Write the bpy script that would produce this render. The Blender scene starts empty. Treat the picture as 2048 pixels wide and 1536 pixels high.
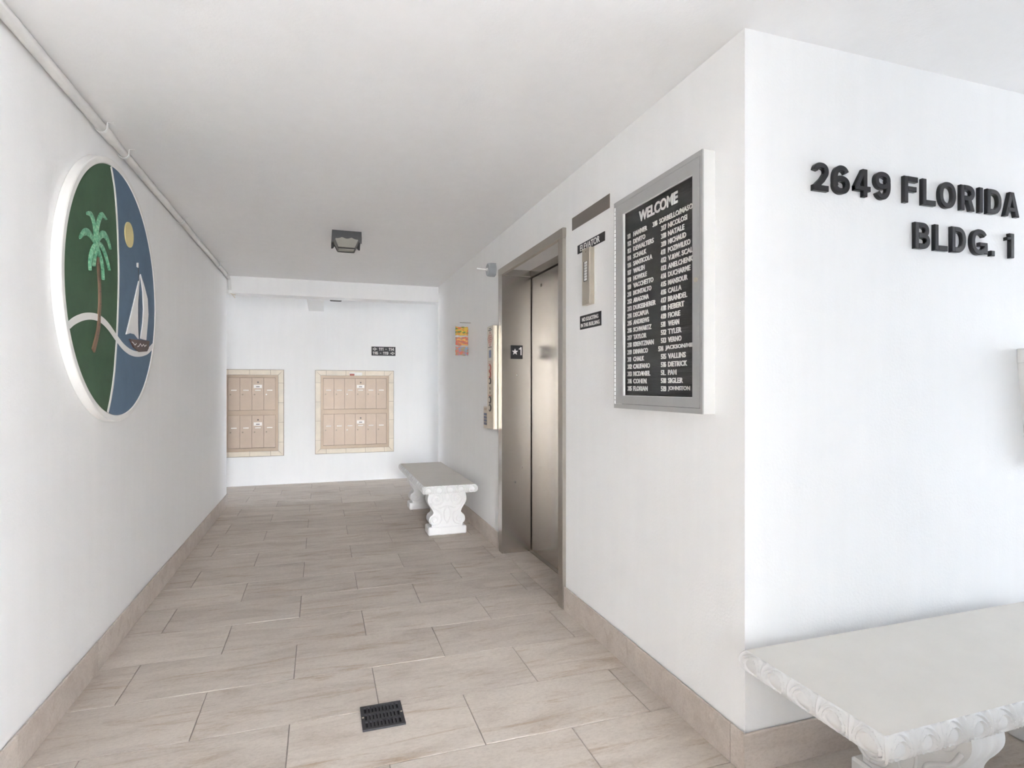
import bpy, bmesh, math, random
from mathutils import Vector, Matrix, Euler
random.seed(7)
PI = math.pi
scene = bpy.context.scene
COL = scene.collection

# ------------------------------------------------------------------ camera
cam_d = bpy.data.cameras.new('camera')
cam = bpy.data.objects.new('camera', cam_d)
COL.objects.link(cam)
cam.location = (0, 0, 1.3)
cam.rotation_euler = (PI / 2, 0, -math.atan2(333.0, 1085.0))
cam_d.sensor_fit = 'HORIZONTAL'
cam_d.sensor_width = 36.0
cam_d.lens = 1085.0 / 2048.0 * 36.0
cam_d.shift_x = (1024.0 - 975.0) / 2048.0
cam_d.shift_y = -(768.0 - 773.0) / 2048.0
cam_d.clip_start = 0.02
scene.camera = cam

# ------------------------------------------------------------------ sky, sun, exposure
world = bpy.data.worlds.new('sky')
scene.world = world
world.use_nodes = True
wn = world.node_tree.nodes
wl = world.node_tree.links
wn.clear()
w_out = wn.new('ShaderNodeOutputWorld')
w_bg = wn.new('ShaderNodeBackground')
w_sky = wn.new('ShaderNodeTexSky')
w_sky.sky_type = 'NISHITA'
w_sky.sun_disc = False
w_sky.sun_elevation = math.radians(47)
w_sky.sun_rotation = math.radians(200)
w_sky.air_density = 0.7
w_sky.dust_density = 3.0
w_sky.ozone_density = 0.3
w_bg.inputs['Strength'].default_value = 0.45
w_hs = wn.new('ShaderNodeHueSaturation')
w_hs.inputs['Saturation'].default_value = 0.6
wl.new(w_sky.outputs['Color'], w_hs.inputs['Color'])
w_wb = wn.new('ShaderNodeMix'); w_wb.data_type = 'RGBA'; w_wb.blend_type = 'MULTIPLY'
w_wb.inputs[0].default_value = 1.0
w_wb.inputs[7].default_value = (0.93, 0.97, 1.04, 1)      # daylight white balance
wl.new(w_hs.outputs['Color'], w_wb.inputs[6])
wl.new(w_wb.outputs[2], w_bg.inputs['Color'])
wl.new(w_bg.outputs['Background'], w_out.inputs['Surface'])

sun_d = bpy.data.lights.new('sun', 'SUN')
sun_d.energy = 3.5
sun_d.angle = math.radians(0.6)
sun_d.color = (0.84, 0.93, 1.0)
sun = bpy.data.objects.new('sun', sun_d)
COL.objects.link(sun)
# sun high behind the building's open front (light travels towards +Y and down)
sun.rotation_euler = Vector((-1.0, 0.08, -1.1)).to_track_quat('-Z', 'Y').to_euler()

vs = scene.view_settings
vs.view_transform = 'Standard'
vs.look = 'None'
vs.gamma = 1.0
vs.use_curve_mapping = False
vs.exposure = 4.2
scene.cycles.use_denoising = True
scene.cycles.max_bounces = 16
scene.cycles.diffuse_bounces = 10
scene.cycles.glossy_bounces = 5
scene.cycles.sample_clamp_indirect = 6.0

# ------------------------------------------------------------------ helpers
def srgb(r, g, b):
    f = lambda c: ((c / 255 + 0.055) / 1.055) ** 2.4 if c / 255 > 0.04045 else c / 255 / 12.92
    return (f(r), f(g), f(b), 1.0)

class N:
    """small node-tree helper"""
    def __init__(self, name):
        self.m = bpy.data.materials.new(name)
        self.m.use_nodes = True
        self.nt = self.m.node_tree
        self.b = self.nt.nodes['Principled BSDF']
    def node(self, t, **kw):
        n = self.nt.nodes.new(t)
        for k, v in kw.items():
            setattr(n, k, v)
        return n
    def link(self, a, b):
        self.nt.links.new(a, b)
    def set(self, **kw):
        for k, v in kw.items():
            self.b.inputs[k.replace('_', ' ')].default_value = v
        return self
    def coord(self, kind='Object', scale=(1, 1, 1), rot=(0, 0, 0), rand=False):
        tc = self.node('ShaderNodeTexCoord')
        mp = self.node('ShaderNodeMapping')
        mp.inputs['Scale'].default_value = scale
        mp.inputs['Rotation'].default_value = rot
        if kind == 'World':
            g = self.node('ShaderNodeNewGeometry')
            src = g.outputs['Position']
        else:
            src = tc.outputs[kind]
        if rand:
            oi = self.node('ShaderNodeObjectInfo')
            ml = self.node('ShaderNodeVectorMath', operation='SCALE')
            cv = self.node('ShaderNodeCombineXYZ')
            self.link(oi.outputs['Random'], cv.inputs[0])
            self.link(oi.outputs['Random'], cv.inputs[1])
            self.link(oi.outputs['Random'], cv.inputs[2])
            self.link(cv.outputs[0], ml.inputs[0])
            ml.inputs['Scale'].default_value = 37.0
            ad = self.node('ShaderNodeVectorMath', operation='ADD')
            self.link(src, ad.inputs[0])
            self.link(ml.outputs[0], ad.inputs[1])
            src = ad.outputs[0]
        self.link(src, mp.inputs['Vector'])
        return mp.outputs[0]
    def noise(self, vec, scale, detail=4, rough=0.55, dist=0.0):
        n = self.node('ShaderNodeTexNoise')
        n.inputs['Scale'].default_value = scale
        n.inputs['Detail'].default_value = detail
        n.inputs['Roughness'].default_value = rough
        n.inputs['Distortion'].default_value = dist
        self.link(vec, n.inputs['Vector'])
        return n.outputs['Fac']
    def ramp(self, fac, stops):
        r = self.node('ShaderNodeValToRGB')
        e = r.color_ramp.elements
        while len(e) > len(stops):
            e.remove(e[-1])
        while len(e) < len(stops):
            e.new(1.0)
        for el, (p, c) in zip(e, stops):
            el.position = p
            el.color = c
        self.link(fac, r.inputs[0])
        return r.outputs[0]
    def mix(self, fac, a, b, mode='MIX'):
        n = self.node('ShaderNodeMix', data_type='RGBA', blend_type=mode)
        if isinstance(fac, (int, float)):
            n.inputs[0].default_value = fac
        else:
            self.link(fac, n.inputs[0])
        for s, i in ((a, 6), (b, 7)):
            if isinstance(s, tuple):
                n.inputs[i].default_value = s
            else:
                self.link(s, n.inputs[i])
        return n.outputs[2]
    def bump(self, h, strength=0.2, dist=0.002):
        n = self.node('ShaderNodeBump')
        n.inputs['Strength'].default_value = strength
        n.inputs['Distance'].default_value = dist
        self.link(h, n.inputs['Height'])
        self.link(n.outputs[0], self.b.inputs['Normal'])
        return self
    def color(self, c):
        self.link(c, self.b.inputs['Base Color'])
        return self

def plain(name, col, rough=0.6, metal=0.0, bump=0.0, bscale=200.0, var=0.06):
    n = N(name).set(Roughness=rough, Metallic=metal)
    v = n.coord('Object', rand=True)
    f = n.noise(v, 9.0, 4)
    d = tuple(max(0, x * (1 - var)) for x in col[:3]) + (1,)
    l = tuple(min(1, x * (1 + var)) for x in col[:3]) + (1,)
    n.color(n.ramp(f, [(0.3, d), (0.7, l)]))
    if bump:
        n.bump(n.noise(v, bscale, 3), bump, 0.001)
    return n.m

def paint_wall(name, col):
    n = N(name).set(Roughness=0.7)
    v = n.coord('World')
    big = n.noise(v, 1.3, 5, 0.6)
    st = n.noise(n.coord('World', scale=(14, 14, 1.2)), 1.0, 4, 0.6)
    a = tuple(x * 0.975 for x in col[:3]) + (1,)
    c1 = n.ramp(big, [(0.3, a), (0.7, col)])
    c2 = n.ramp(st, [(0.3, (0.975, 0.975, 0.975, 1)), (0.75, (1, 1, 1, 1))])
    n.color(n.mix(1.0, c1, c2, 'MULTIPLY'))
    fine = n.noise(v, 95.0, 3, 0.6)
    n.bump(fine, 0.35, 0.0022)
    return n.m

M = {}
M['wall'] = paint_wall('wall_paint', (0.885, 0.885, 0.875, 1))
M['ceiling'] = paint_wall('ceiling_paint', (0.885, 0.885, 0.88, 1))
M['conduit'] = plain('conduit_paint', (0.74, 0.73, 0.70, 1), 0.45)
M['conduit_white'] = plain('strap_paint', (0.85, 0.85, 0.83, 1), 0.45)

def tile_mat(name, base, vein, dark, ang):
    n = N(name).set(Roughness=0.6)
    n.b.inputs['Specular IOR Level'].default_value = 0.22
    v = n.coord('Object', scale=(1.6, 5.5, 5.5), rot=(0, 0, ang), rand=True)
    f1 = n.noise(v, 1.6, 8, 0.65, 0.6)
    f2 = n.noise(n.coord('Object', scale=(1.3, 9, 9), rot=(0, 0, ang), rand=True), 1.4, 6, 0.7, 0.9)
    f3 = n.noise(n.coord('Object', scale=(30, 60, 60), rot=(0, 0, ang), rand=True), 2.0, 6, 0.75)
    c = n.ramp(f1, [(0.28, dark), (0.5, base), (0.75, tuple(min(1, x * 1.14) for x in base[:3]) + (1,))])
    c = n.mix(n.ramp(f2, [(0.54, (0, 0, 0, 1)), (0.70, (0.8, 0.8, 0.8, 1))]), c, vein)
    sp = n.ramp(f3, [(0.32, (0.80, 0.78, 0.76, 1)), (0.55, (1, 1, 1, 1))])
    c = n.mix(0.75, c, sp, 'MULTIPLY')
    oi = n.node('ShaderNodeObjectInfo')
    rv = n.ramp(oi.outputs['Random'], [(0.0, (0.93, 0.925, 0.92, 1)), (1.0, (1.04, 1.04, 1.04, 1))])
    n.color(n.mix(1.0, c, rv, 'MULTIPLY'))
    n.bump(f3, 0.12, 0.0012)
    return n.m
M['tile'] = tile_mat('stone_look_tile', (0.545, 0.487, 0.425, 1), (0.38, 0.29, 0.205, 1), (0.43, 0.37, 0.31, 1), 0.22)
M['base_tile'] = tile_mat('baseboard_tile', (0.60, 0.535, 0.475, 1), (0.50, 0.425, 0.36, 1), (0.53, 0.46, 0.40, 1), 0.1)
M['grout'] = plain('grout', (0.27, 0.24, 0.21, 1), 0.9, bump=0.3)
M['gap'] = plain('dark_caulk', (0.10, 0.095, 0.085, 1), 0.9)

def steel(name, col, rough=0.3, scale=(3, 3, 260)):
    n = N(name).set(Metallic=1.0, Roughness=rough)
    f = n.noise(n.coord('World', scale=tuple(40 if x > 50 else 1.5 for x in scale)), 1.0, 2, 0.5)
    big = n.noise(n.coord('World'), 2.2, 3)
    a = tuple(x * 0.955 for x in col[:3]) + (1,)
    n.color(n.mix(0.6, n.ramp(f, [(0.3, a), (0.7, col)]), n.ramp(big, [(0.3, a), (0.7, col)])))
    return n.m
M['steel'] = steel('brushed_steel', (0.50, 0.47, 0.43, 1), 0.27)
M['steel_trim'] = steel('trim_steel', (0.47, 0.44, 0.39, 1), 0.33, (260, 3, 3))
M['steel_box'] = steel('panel_steel', (0.62, 0.57, 0.48, 1), 0.36, (3, 3, 200))
M['plate'] = steel('bronze_plate', (0.33, 0.30, 0.265, 1), 0.42, (3, 3, 200))
M['aluminium'] = plain('satin_aluminium', (0.50, 0.50, 0.49, 1), 0.38, 0.55, var=0.03)
M['alu_bright'] = plain('white_aluminium', (0.80, 0.80, 0.78, 1), 0.35, 0.0, var=0.02)
M['black_sign'] = plain('black_plastic_sign', (0.022, 0.022, 0.024, 1), 0.45)
M['white_letter'] = plain('white_lettering', (0.82, 0.80, 0.77, 1), 0.55, var=0.03)
M['gloss_black'] = plain('glossy_black_plastic', (0.010, 0.010, 0.012, 1), 0.12, var=0.02)
M['gloss_black'].node_tree.nodes['Principled BSDF'].inputs['Specular IOR Level'].default_value = 0.42
M['black_iron'] = plain('black_iron', (0.026, 0.026, 0.028, 1), 0.5, 0.0, bump=0.2)
M['pit_shade'] = plain('drain_shade', (0.004, 0.004, 0.004, 1), 0.9)  # near-black colour standing for the shade inside the drain
M['lamp_metal'] = plain('lantern_black_metal', (0.055, 0.055, 0.055, 1), 0.5)
M['mail_door'] = plain('tan_mailbox_paint', (0.50, 0.40, 0.315, 1), 0.42, 0.15, var=0.04)
M['mail_frame'] = plain('tan_mailbox_frame', (0.46, 0.36, 0.265, 1), 0.42, 0.15, var=0.04)
M['mail_tile'] = plain('cream_surround_tile', (0.74, 0.665, 0.55, 1), 0.35, var=0.07)
M['mail_grout'] = plain('surround_grout', (0.26, 0.21, 0.155, 1), 0.9)
M['paper'] = plain('white_paper', (0.86, 0.85, 0.82, 1), 0.7, var=0.02)
M['print'] = plain('dark_print', (0.07, 0.065, 0.06, 1), 0.6)
M['lock'] = plain('lock_metal', (0.30, 0.26, 0.20, 1), 0.35, 0.6)
M['red'] = plain('red_print', (0.42, 0.13, 0.10, 1), 0.6)
M['blue_screen'] = plain('blue_display', (0.10, 0.13, 0.22, 1), 0.3)
M['grey_pvc'] = plain('grey_pvc', (0.33, 0.35, 0.36, 1), 0.5)
M['white_plastic'] = plain('white_plastic', (0.82, 0.82, 0.80, 1), 0.4, var=0.02)
M['sun_yellow'] = plain('mural_sun', (0.71, 0.60, 0.28, 1), 0.55, bump=0.2)
M['mural_white'] = plain('mural_white', (0.80, 0.79, 0.76, 1), 0.5, bump=0.15, var=0.03)
M['mural_green'] = plain('mural_green', (0.046, 0.105, 0.052, 1), 0.75, bump=0.15, var=0.12)
M['mural_blue'] = plain('mural_blue', (0.10, 0.165, 0.24, 1), 0.75, bump=0.15, var=0.08)
M['trunk'] = plain('mural_trunk', (0.20, 0.12, 0.075, 1), 0.6, bump=0.4, var=0.25)
M['hull'] = plain('mural_hull', (0.085, 0.042, 0.028, 1), 0.5, bump=0.3, var=0.3)
M['mast'] = plain('mural_mast', (0.03, 0.045, 0.06, 1), 0.5)

n = N('mural_frond').set(Roughness=0.55)
v = n.coord('World')
n.color(n.ramp(n.noise(v, 60, 4, 0.7), [(0.30, (0.05, 0.20, 0.11, 1)), (0.5, (0.16, 0.42, 0.25, 1)), (0.72, (0.42, 0.66, 0.42, 1))]))
n.bump(n.noise(v, 120, 4), 0.5, 0.002)
M['frond'] = n.m

def concrete(name, col, b=0.5):
    n = N(name).set(Roughness=0.62)
    v = n.coord('Object')
    f = n.noise(v, 7, 6, 0.6)
    sp = n.noise(v, 55, 3, 0.6)
    c = n.ramp(f, [(0.3, tuple(x * 0.95 for x in col[:3]) + (1,)), (0.7, col)])
    c = n.mix(n.ramp(sp, [(0.74, (0, 0, 0, 1)), (0.80, (0.55, 0.55, 0.55, 1))]), c, (0.38, 0.36, 0.33, 1))
    n.color(c)
    n.bump(n.noise(v, 180, 4, 0.6), b, 0.0015)
    return n.m
M['bench_top'] = concrete('painted_concrete_warm_lit', (0.66, 0.63, 0.58, 1), 0.15)  # seat top has the warmth of reflected light mixed into its colour
M['bench'] = concrete('painted_concrete', (0.74, 0.735, 0.72, 1), 0.35)

n = N('letter_board_felt').set(Roughness=0.85)
v = n.coord('World', scale=(1, 1, 1))
w = n.node('ShaderNodeTexWave', wave_type='BANDS', bands_direction='Z')
w.inputs['Scale'].default_value = 60.0
n.link(v, w.inputs['Vector'])
n.color(n.ramp(w.outputs['Fac'], [(0.0, (0.014, 0.014, 0.015, 1)), (0.6, (0.032, 0.032, 0.033, 1))]))
n.bump(w.outputs['Fac'], 0.5, 0.002)
M['felt'] = n.m

def paper_art(name, stops, sc):
    n = N(name).set(Roughness=0.6)
    v = n.coord('World', scale=(1, 1, 1.6))
    vo = n.node('ShaderNodeTexVoronoi')
    vo.inputs['Scale'].default_value = sc
    n.link(v, vo.inputs['Vector'])
    sep = n.node('ShaderNodeSeparateColor')
    n.link(vo.outputs['Color'], sep.inputs[0])
    r = n.ramp(sep.outputs[0], stops)
    n.color(r)
    return n.m
M['art1'] = paper_art('painted_plaque_yellow', [(0.0, (0.70, 0.52, 0.06, 1)), (0.45, (0.62, 0.13, 0.06, 1)), (0.62, (0.72, 0.55, 0.08, 1)), (0.85, (0.10, 0.22, 0.06, 1))], 45)
M['art2'] = paper_art('painted_plaque_red', [(0.0, (0.62, 0.12, 0.07, 1)), (0.45, (0.30, 0.25, 0.20, 1)), (0.6, (0.66, 0.15, 0.08, 1)), (0.85, (0.72, 0.45, 0.12, 1))], 45)
M['art3'] = paper_art('painted_plaque_orange', [(0.0, (0.64, 0.14, 0.07, 1)), (0.4, (0.13, 0.33, 0.50, 1)), (0.6, (0.60, 0.16, 0.06, 1)), (0.8, (0.28, 0.30, 0.20, 1))], 45)

n = N('lantern_glass')
n.nt.nodes.remove(n.b)
gl = n.node('ShaderNodeBsdfGlossy'); gl.inputs['Roughness'].default_value = 0.10
gl.inputs['Color'].default_value = (0.9, 0.9, 0.88, 1)
tr = n.node('ShaderNodeBsdfTransparent'); tr.inputs['Color'].default_value = (0.90, 0.90, 0.88, 1)
df = n.node('ShaderNodeBsdfTranslucent'); df.inputs['Color'].default_value = (0.85, 0.84, 0.80, 1)
m1 = n.node('ShaderNodeMixShader'); m1.inputs[0].default_value = 0.30
mx = n.node('ShaderNodeMixShader'); mx.inputs[0].default_value = 0.10
n.link(tr.outputs[0], m1.inputs[1]); n.link(df.outputs[0], m1.inputs[2])
n.link(m1.outputs[0], mx.inputs[1]); n.link(gl.outputs[0], mx.inputs[2])
n.link(mx.outputs[0], n.nt.nodes['Material Output'].inputs['Surface'])
M['lamp_glass'] = n.m
n = N('clear_glazing').set(Roughness=0.02)
n.nt.nodes.remove(n.b)
gl = n.node('ShaderNodeBsdfGlossy'); gl.inputs['Roughness'].default_value = 0.03
tr = n.node('ShaderNodeBsdfTransparent')
mx = n.node('ShaderNodeMixShader')
mx.inputs[0].default_value = 0.035; n.link(tr.outputs[0], mx.inputs[1]); n.link(gl.outputs[0], mx.inputs[2])
n.link(mx.outputs[0], n.nt.nodes['Material Output'].inputs['Surface'])
M['glazing'] = n.m

n = N('outdoor_pavement').set(Roughness=0.9)
v = n.coord('World')
n.color(n.ramp(n.noise(v, 0.8, 6, 0.6), [(0.3, (0.40, 0.40, 0.395, 1)), (0.7, (0.52, 0.52, 0.51, 1))]))
M['pavement'] = n.m
n = N('hedge_leaf').set(Roughness=0.7)
v = n.coord('World')
n.color(n.ramp(n.noise(v, 9, 6, 0.7), [(0.3, (0.015, 0.035, 0.010, 1)), (0.7, (0.09, 0.15, 0.045, 1))]))
M['hedge'] = n.m

# ------------------------------------------------------------------ mesh building
def mesh_from(name, verts, faces, origin=(0, 0, 0), smooth=False):
    ox, oy, oz = origin
    me = bpy.data.meshes.new(name)
    me.from_pydata([(x - ox, y - oy, z - oz) for x, y, z in verts], [], faces)
    bm = bmesh.new(); bm.from_mesh(me)
    bmesh.ops.recalc_face_normals(bm, faces=bm.faces)
    bm.to_mesh(me); bm.free()
    if smooth:
        for p in me.polygons:
            p.use_smooth = True
    return me

class G:
    """geometry accumulator in world coordinates"""
    def __init__(self):
        self.v = []; self.f = []
    def add(self, vs, fs):
        k = len(self.v)
        self.v += [tuple(p) for p in vs]
        self.f += [tuple(i + k for i in f) for f in fs]
        return self
    def box(self, x0, x1, y0, y1, z0, z1, bev=0.0):
        if bev > 0:
            bm = bmesh.new()
            bmesh.ops.create_cube(bm, size=1.0)
            for p in bm.verts:
                p.co = Vector(((x0 + x1) / 2 + p.co.x * (x1 - x0), (y0 + y1) / 2 + p.co.y * (y1 - y0), (z0 + z1) / 2 + p.co.z * (z1 - z0)))
            bmesh.ops.bevel(bm, geom=list(bm.edges), offset=bev, segments=1, affect='EDGES')
            bm.verts.index_update()
            self.add([p.co[:] for p in bm.verts], [[q.index for q in f.verts] for f in bm.faces])
            bm.free()
            return self
        vs = [(x, y, z) for x in (x0, x1) for y in (y0, y1) for z in (z0, z1)]
        return self.add(vs, [(0, 1, 3, 2), (4, 6, 7, 5), (0, 4, 5, 1), (2, 3, 7, 6), (0, 2, 6, 4), (1, 5, 7, 3)])
    def prism(self, pts, fn, d0, d1):
        """2-D outline pts extruded between depth d0 and d1; fn(a, b, d) -> xyz"""
        k = len(pts)
        vs = [fn(a, b, d0) for a, b in pts] + [fn(a, b, d1) for a, b in pts]
        fs = [tuple(range(k)), tuple(range(2 * k - 1, k - 1, -1))]
        fs += [(i, (i + 1) % k, k + (i + 1) % k, k + i) for i in range(k)]
        return self.add(vs, fs)
    def tube(self, path, r, seg=10, closed=False, caps=True):
        path = [Vector(p) for p in path]
        k = len(path)
        rr = r if isinstance(r, (list, tuple)) else [r] * k
        up = None
        vs = []
        for i, p in enumerate(path):
            if closed:
                t = (path[(i + 1) % k] - path[i - 1]).normalized()
            else:
                t = (path[min(i + 1, k - 1)] - path[max(i - 1, 0)]).normalized()
            if up is None:
                up = Vector((0, 0, 1)) if abs(t.z) < 0.9 else Vector((1, 0, 0))
            a = (up - t * up.dot(t)).normalized()
            b = t.cross(a)
            up = a
            for j in range(seg):
                an = 2 * PI * j / seg
                vs.append(p + (a * math.cos(an) + b * math.sin(an)) * rr[i])
        fs = []
        for i in range(k if closed else k - 1):
            for j in range(seg):
                i2 = (i + 1) % k
                fs.append((i * seg + j, i * seg + (j + 1) % seg, i2 * seg + (j + 1) % seg, i2 * seg + j))
        if caps and not closed:
            fs.append(tuple(range(seg - 1, -1, -1)))
            fs.append(tuple((k - 1) * seg + j for j in range(seg)))
        return self.add(vs, fs)
    def cyl(self, a, b, r, seg=20, r2=None):
        return self.tube([a, b], [r, r if r2 is None else r2], seg)
    def build(self, name, mat, parent=None, smooth=False, origin=None, label=None):
        if parent is not None:
            org = tuple(getattr(parent, 'world_at', None) or WORLD[parent.name])
        elif origin is not None:
            org = origin
        else:
            org = (0, 0, 0)
        me = mesh_from(name, self.v, self.f, org, smooth)
        return link(name, me, mat, parent, org if parent is None else None, label)

WORLD = {}
def link(name, me, mat, parent=None, loc=None, label=None):
    o = bpy.data.objects.new(name, me)
    COL.objects.link(o)
    if mat is not None and len(me.materials) == 0:
        me.materials.append(M[mat])
    if parent is not None:
        o.parent = parent
        WORLD[o.name] = WORLD[parent.name]
    else:
        o.location = loc or (0, 0, 0)
        WORLD[o.name] = tuple(o.location)
    if label:
        o['label'] = label
    return o

def smooth_auto(o, ang=40):
    for p in o.data.polygons:
        p.use_smooth = True
    o.data.set_sharp_from_angle(angle=math.radians(ang))
    return o

def thing(name, label, cat, loc, group=None):
    o = bpy.data.objects.new(name, None)
    COL.objects.link(o)
    o.location = loc
    o.empty_display_size = 0.1
    WORLD[o.name] = tuple(loc)
    o['label'] = label; o['category'] = cat
    if group:
        o['group'] = group
    return o

def tag(o, label, cat, group=None):
    o['label'] = label; o['category'] = cat
    if group:
        o['group'] = group
    return o

def struct(o, label=None):
    o['kind'] = 'structure'
    if label:
        o['label'] = label
    return o

# frames: maps (a right, b up, d outwards) to world
def on_right(X):      # surfaces facing -X, reading from far (+Y) to near
    return lambda a, b, d: (X - d, -a, b)
def on_front(Y):      # surfaces facing -Y
    return lambda a, b, d: (a, Y - d, b)
def on_left(X):       # left wall, facing +X; a = world Y
    return lambda a, b, d: (X + d, a, b)

_text_cache = {}
def text_shape(s, offset=0.0, res=3, extrude=0.5, bevel=0.0):
    key = (s, offset, res, extrude, bevel)
    if key in _text_cache:
        return _text_cache[key]
    cu = bpy.data.curves.new('lettering', 'FONT')
    cu.body = s
    cu.size = 1.0
    cu.offset = offset
    cu.resolution_u = res
    cu.extrude = extrude
    cu.bevel_depth = bevel
    cu.bevel_resolution = 1 if bevel else 0
    ob = bpy.data.objects.new('lettering', cu)
    COL.objects.link(ob)
    dg = bpy.context.evaluated_depsgraph_get()
    me = bpy.data.meshes.new_from_object(ob.evaluated_get(dg))
    vs = [tuple(p.co) for p in me.vertices]
    fs = [tuple(p.vertices) for p in me.polygons]
    bpy.data.objects.remove(ob); bpy.data.curves.remove(cu); bpy.data.meshes.remove(me)
    _text_cache[key] = (vs, fs)
    return vs, fs

def text_box(g, s, fn, a0, a1, b0, b1, d0, d1, offset=0.0, res=3, bevel=0.0, bb=None):
    """fit the drawn string exactly into the rectangle"""
    vs, fs = text_shape(s, offset, res, 0.5, bevel)
    xs = [p[0] for p in vs]; ys = [p[1] for p in vs]; zs = [p[2] for p in vs]
    X0, X1, Y0, Y1, Z0, Z1 = min(xs), max(xs), min(ys), max(ys), min(zs), max(zs)
    if bb:
        Y0, Y1 = bb
    out = []
    for x, y, z in vs:
        out.append(fn(a0 + (x - X0) / (X1 - X0) * (a1 - a0), b0 + (y - Y0) / (Y1 - Y0) * (b1 - b0), d0 + (z - Z0) / (Z1 - Z0) * (d1 - d0)))
    return g.add(out, fs)

def arc_pts(cx, cy, rx, ry, a0, a1, n=18, e=2.3):
    out = []
    for i in range(n + 1):
        an = math.radians(a0 + (a1 - a0) * i / n)
        c, s_ = math.cos(an), math.sin(an)
        out.append((cx + rx * math.copysign(abs(c) ** (2 / e), c), cy + ry * math.copysign(abs(s_) ** (2 / e), s_)))
    return out

def glyph(ch, w, h, t):
    """plain grotesque character in a w x h box: (polygons, curved strokes)"""
    l, r, b, u, m = t / 2, w - t / 2, t / 2, h - t / 2, h / 2
    bar = lambda x0, x1, y0, y1: [(x0, y0), (x1, y0), (x1, y1), (x0, y1)]
    stem = bar(0, t, 0, h)
    if ch == 'I': return [bar((w - t) / 2, (w + t) / 2, 0, h)], []
    if ch == 'L': return [stem, bar(t * 0.9, w, 0, t)], []
    if ch == 'F': return [stem, bar(t * 0.9, w, h - t, h), bar(t * 0.9, w * 0.9, m - t * 0.35, m + t * 0.6)], []
    if ch == 'D': return [stem], [[(t * 0.9, u)] + arc_pts(w * 0.42, m, r - w * 0.42, u - m, 90, -90) + [(t * 0.9, b)]]
    if ch == 'O': return [], [arc_pts(w / 2, m, r - w / 2, u - m, 0, 360, 40)]
    if ch == 'A':
        k = t * 0.58
        return [[(0, 0), (t * 1.12, 0), (w / 2 + k * 0.95, h), (w / 2 - k, h)], [(w - t * 1.12, 0), (w, 0), (w / 2 + k, h), (w / 2 - k * 0.95, h)], bar(w * 0.24, w * 0.76, h * 0.19, h * 0.19 + t * 0.9)], []
    if ch == 'R':
        y = m - t * 0.1
        return [stem, [(w * 0.40, y + t * 0.4), (w * 0.40 + t * 1.15, y + t * 0.4), (w, 0), (w - t * 1.2, 0)]], [[(t * 0.9, u)] + arc_pts(w * 0.5, (u + y) / 2, r - w * 0.5, (u - y) / 2, 90, -90, 14) + [(t * 0.9, y)]]
    if ch == 'B':
        y = m + t * 0.05
        return [stem], [[(t * 0.9, u)] + arc_pts(w * 0.5, (u + y) / 2, r * 0.94 - w * 0.5, (u - y) / 2, 90, -90, 14) + [(t * 0.9, y)], [(t * 0.9, y)] + arc_pts(w * 0.5, (b + y) / 2, r - w * 0.5, (y - b) / 2, 90, -90, 14) + [(t * 0.9, b)]]
    if ch == 'G':
        return [bar(w * 0.52, w, h * 0.42 - t * 0.4, h * 0.42 + t * 0.4), bar(w - t, w, h * 0.05, h * 0.42)], [arc_pts(w / 2, m, r - w / 2, u - m, 35, 330, 36)]
    if ch == '1': return [bar(w - t, w, 0, h), [(0, h * 0.70), (w - t * 0.9, h * 0.74), (w - t * 0.9, h), (w - t * 1.3, h), (w * 0.45, h * 0.86), (0, h * 0.84)]], []
    if ch == '2': return [bar(0, w, 0, t)], [arc_pts(w / 2, h * 0.69, r - w / 2, u - h * 0.69, 175, -25, 22) + [(w * 0.62, h * 0.40), (w * 0.32, h * 0.22), (t * 0.62, t * 0.55)]]
    if ch == '3': return [], [arc_pts(w / 2, h * 0.74, r * 0.96 - w / 2, u - h * 0.74, 165, -90, 18), arc_pts(w / 2, h * 0.27, r - w / 2, h * 0.27 - b, 90, -165, 20)]
    if ch == '4': return [bar(w * 0.80 - t, w * 0.80, 0, h), bar(0, w, h * 0.20, h * 0.20 + t * 0.9), [(0, h * 0.22), (t * 0.9, h * 0.30), (w * 0.80 - t * 0.2, h), (w * 0.80 - t * 1.1, h), (0, h * 0.36)]], []
    if ch == '5': return [bar(w * 0.12, w * 0.95, h - t, h), bar(w * 0.10, w * 0.10 + t * 0.9, h * 0.44, h)], [[(w * 0.14, h * 0.52)] + arc_pts(w * 0.48, h * 0.32, r - w * 0.48, h * 0.32 - b, 105, -160, 22)]
    if ch == '6': return [], [arc_pts(w / 2, h * 0.32, r - w / 2, h * 0.32 - b, 0, 360, 32), arc_pts(w / 2, m, r - w / 2, u - m, 35, 215, 22)]
    if ch == '9':
        fl = lambda p: [(w - x, h - y) for x, y in p]
        return [], [fl(p) for p in glyph('6', w, h, t)[1]]
    if ch == '7': return [bar(0, w, h - t, h), [(w * 0.22, 0), (w * 0.22 + t * 1.1, 0), (w, h - t * 0.9), (w - t * 1.15, h - t * 0.9)]], []
    if ch == '8': return [], [arc_pts(w / 2, h * 0.74, (r - w / 2) * 0.92, u - h * 0.74, 0, 360, 28), arc_pts(w / 2, h * 0.27, r - w / 2, h * 0.27 - b, 0, 360, 30)]
    if ch == '-': return [bar(w * 0.1, w * 0.9, h * 0.40, h * 0.40 + t)], []
    if ch == '.': return [bar(0, w, 0, h)], []
    return [], []

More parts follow.
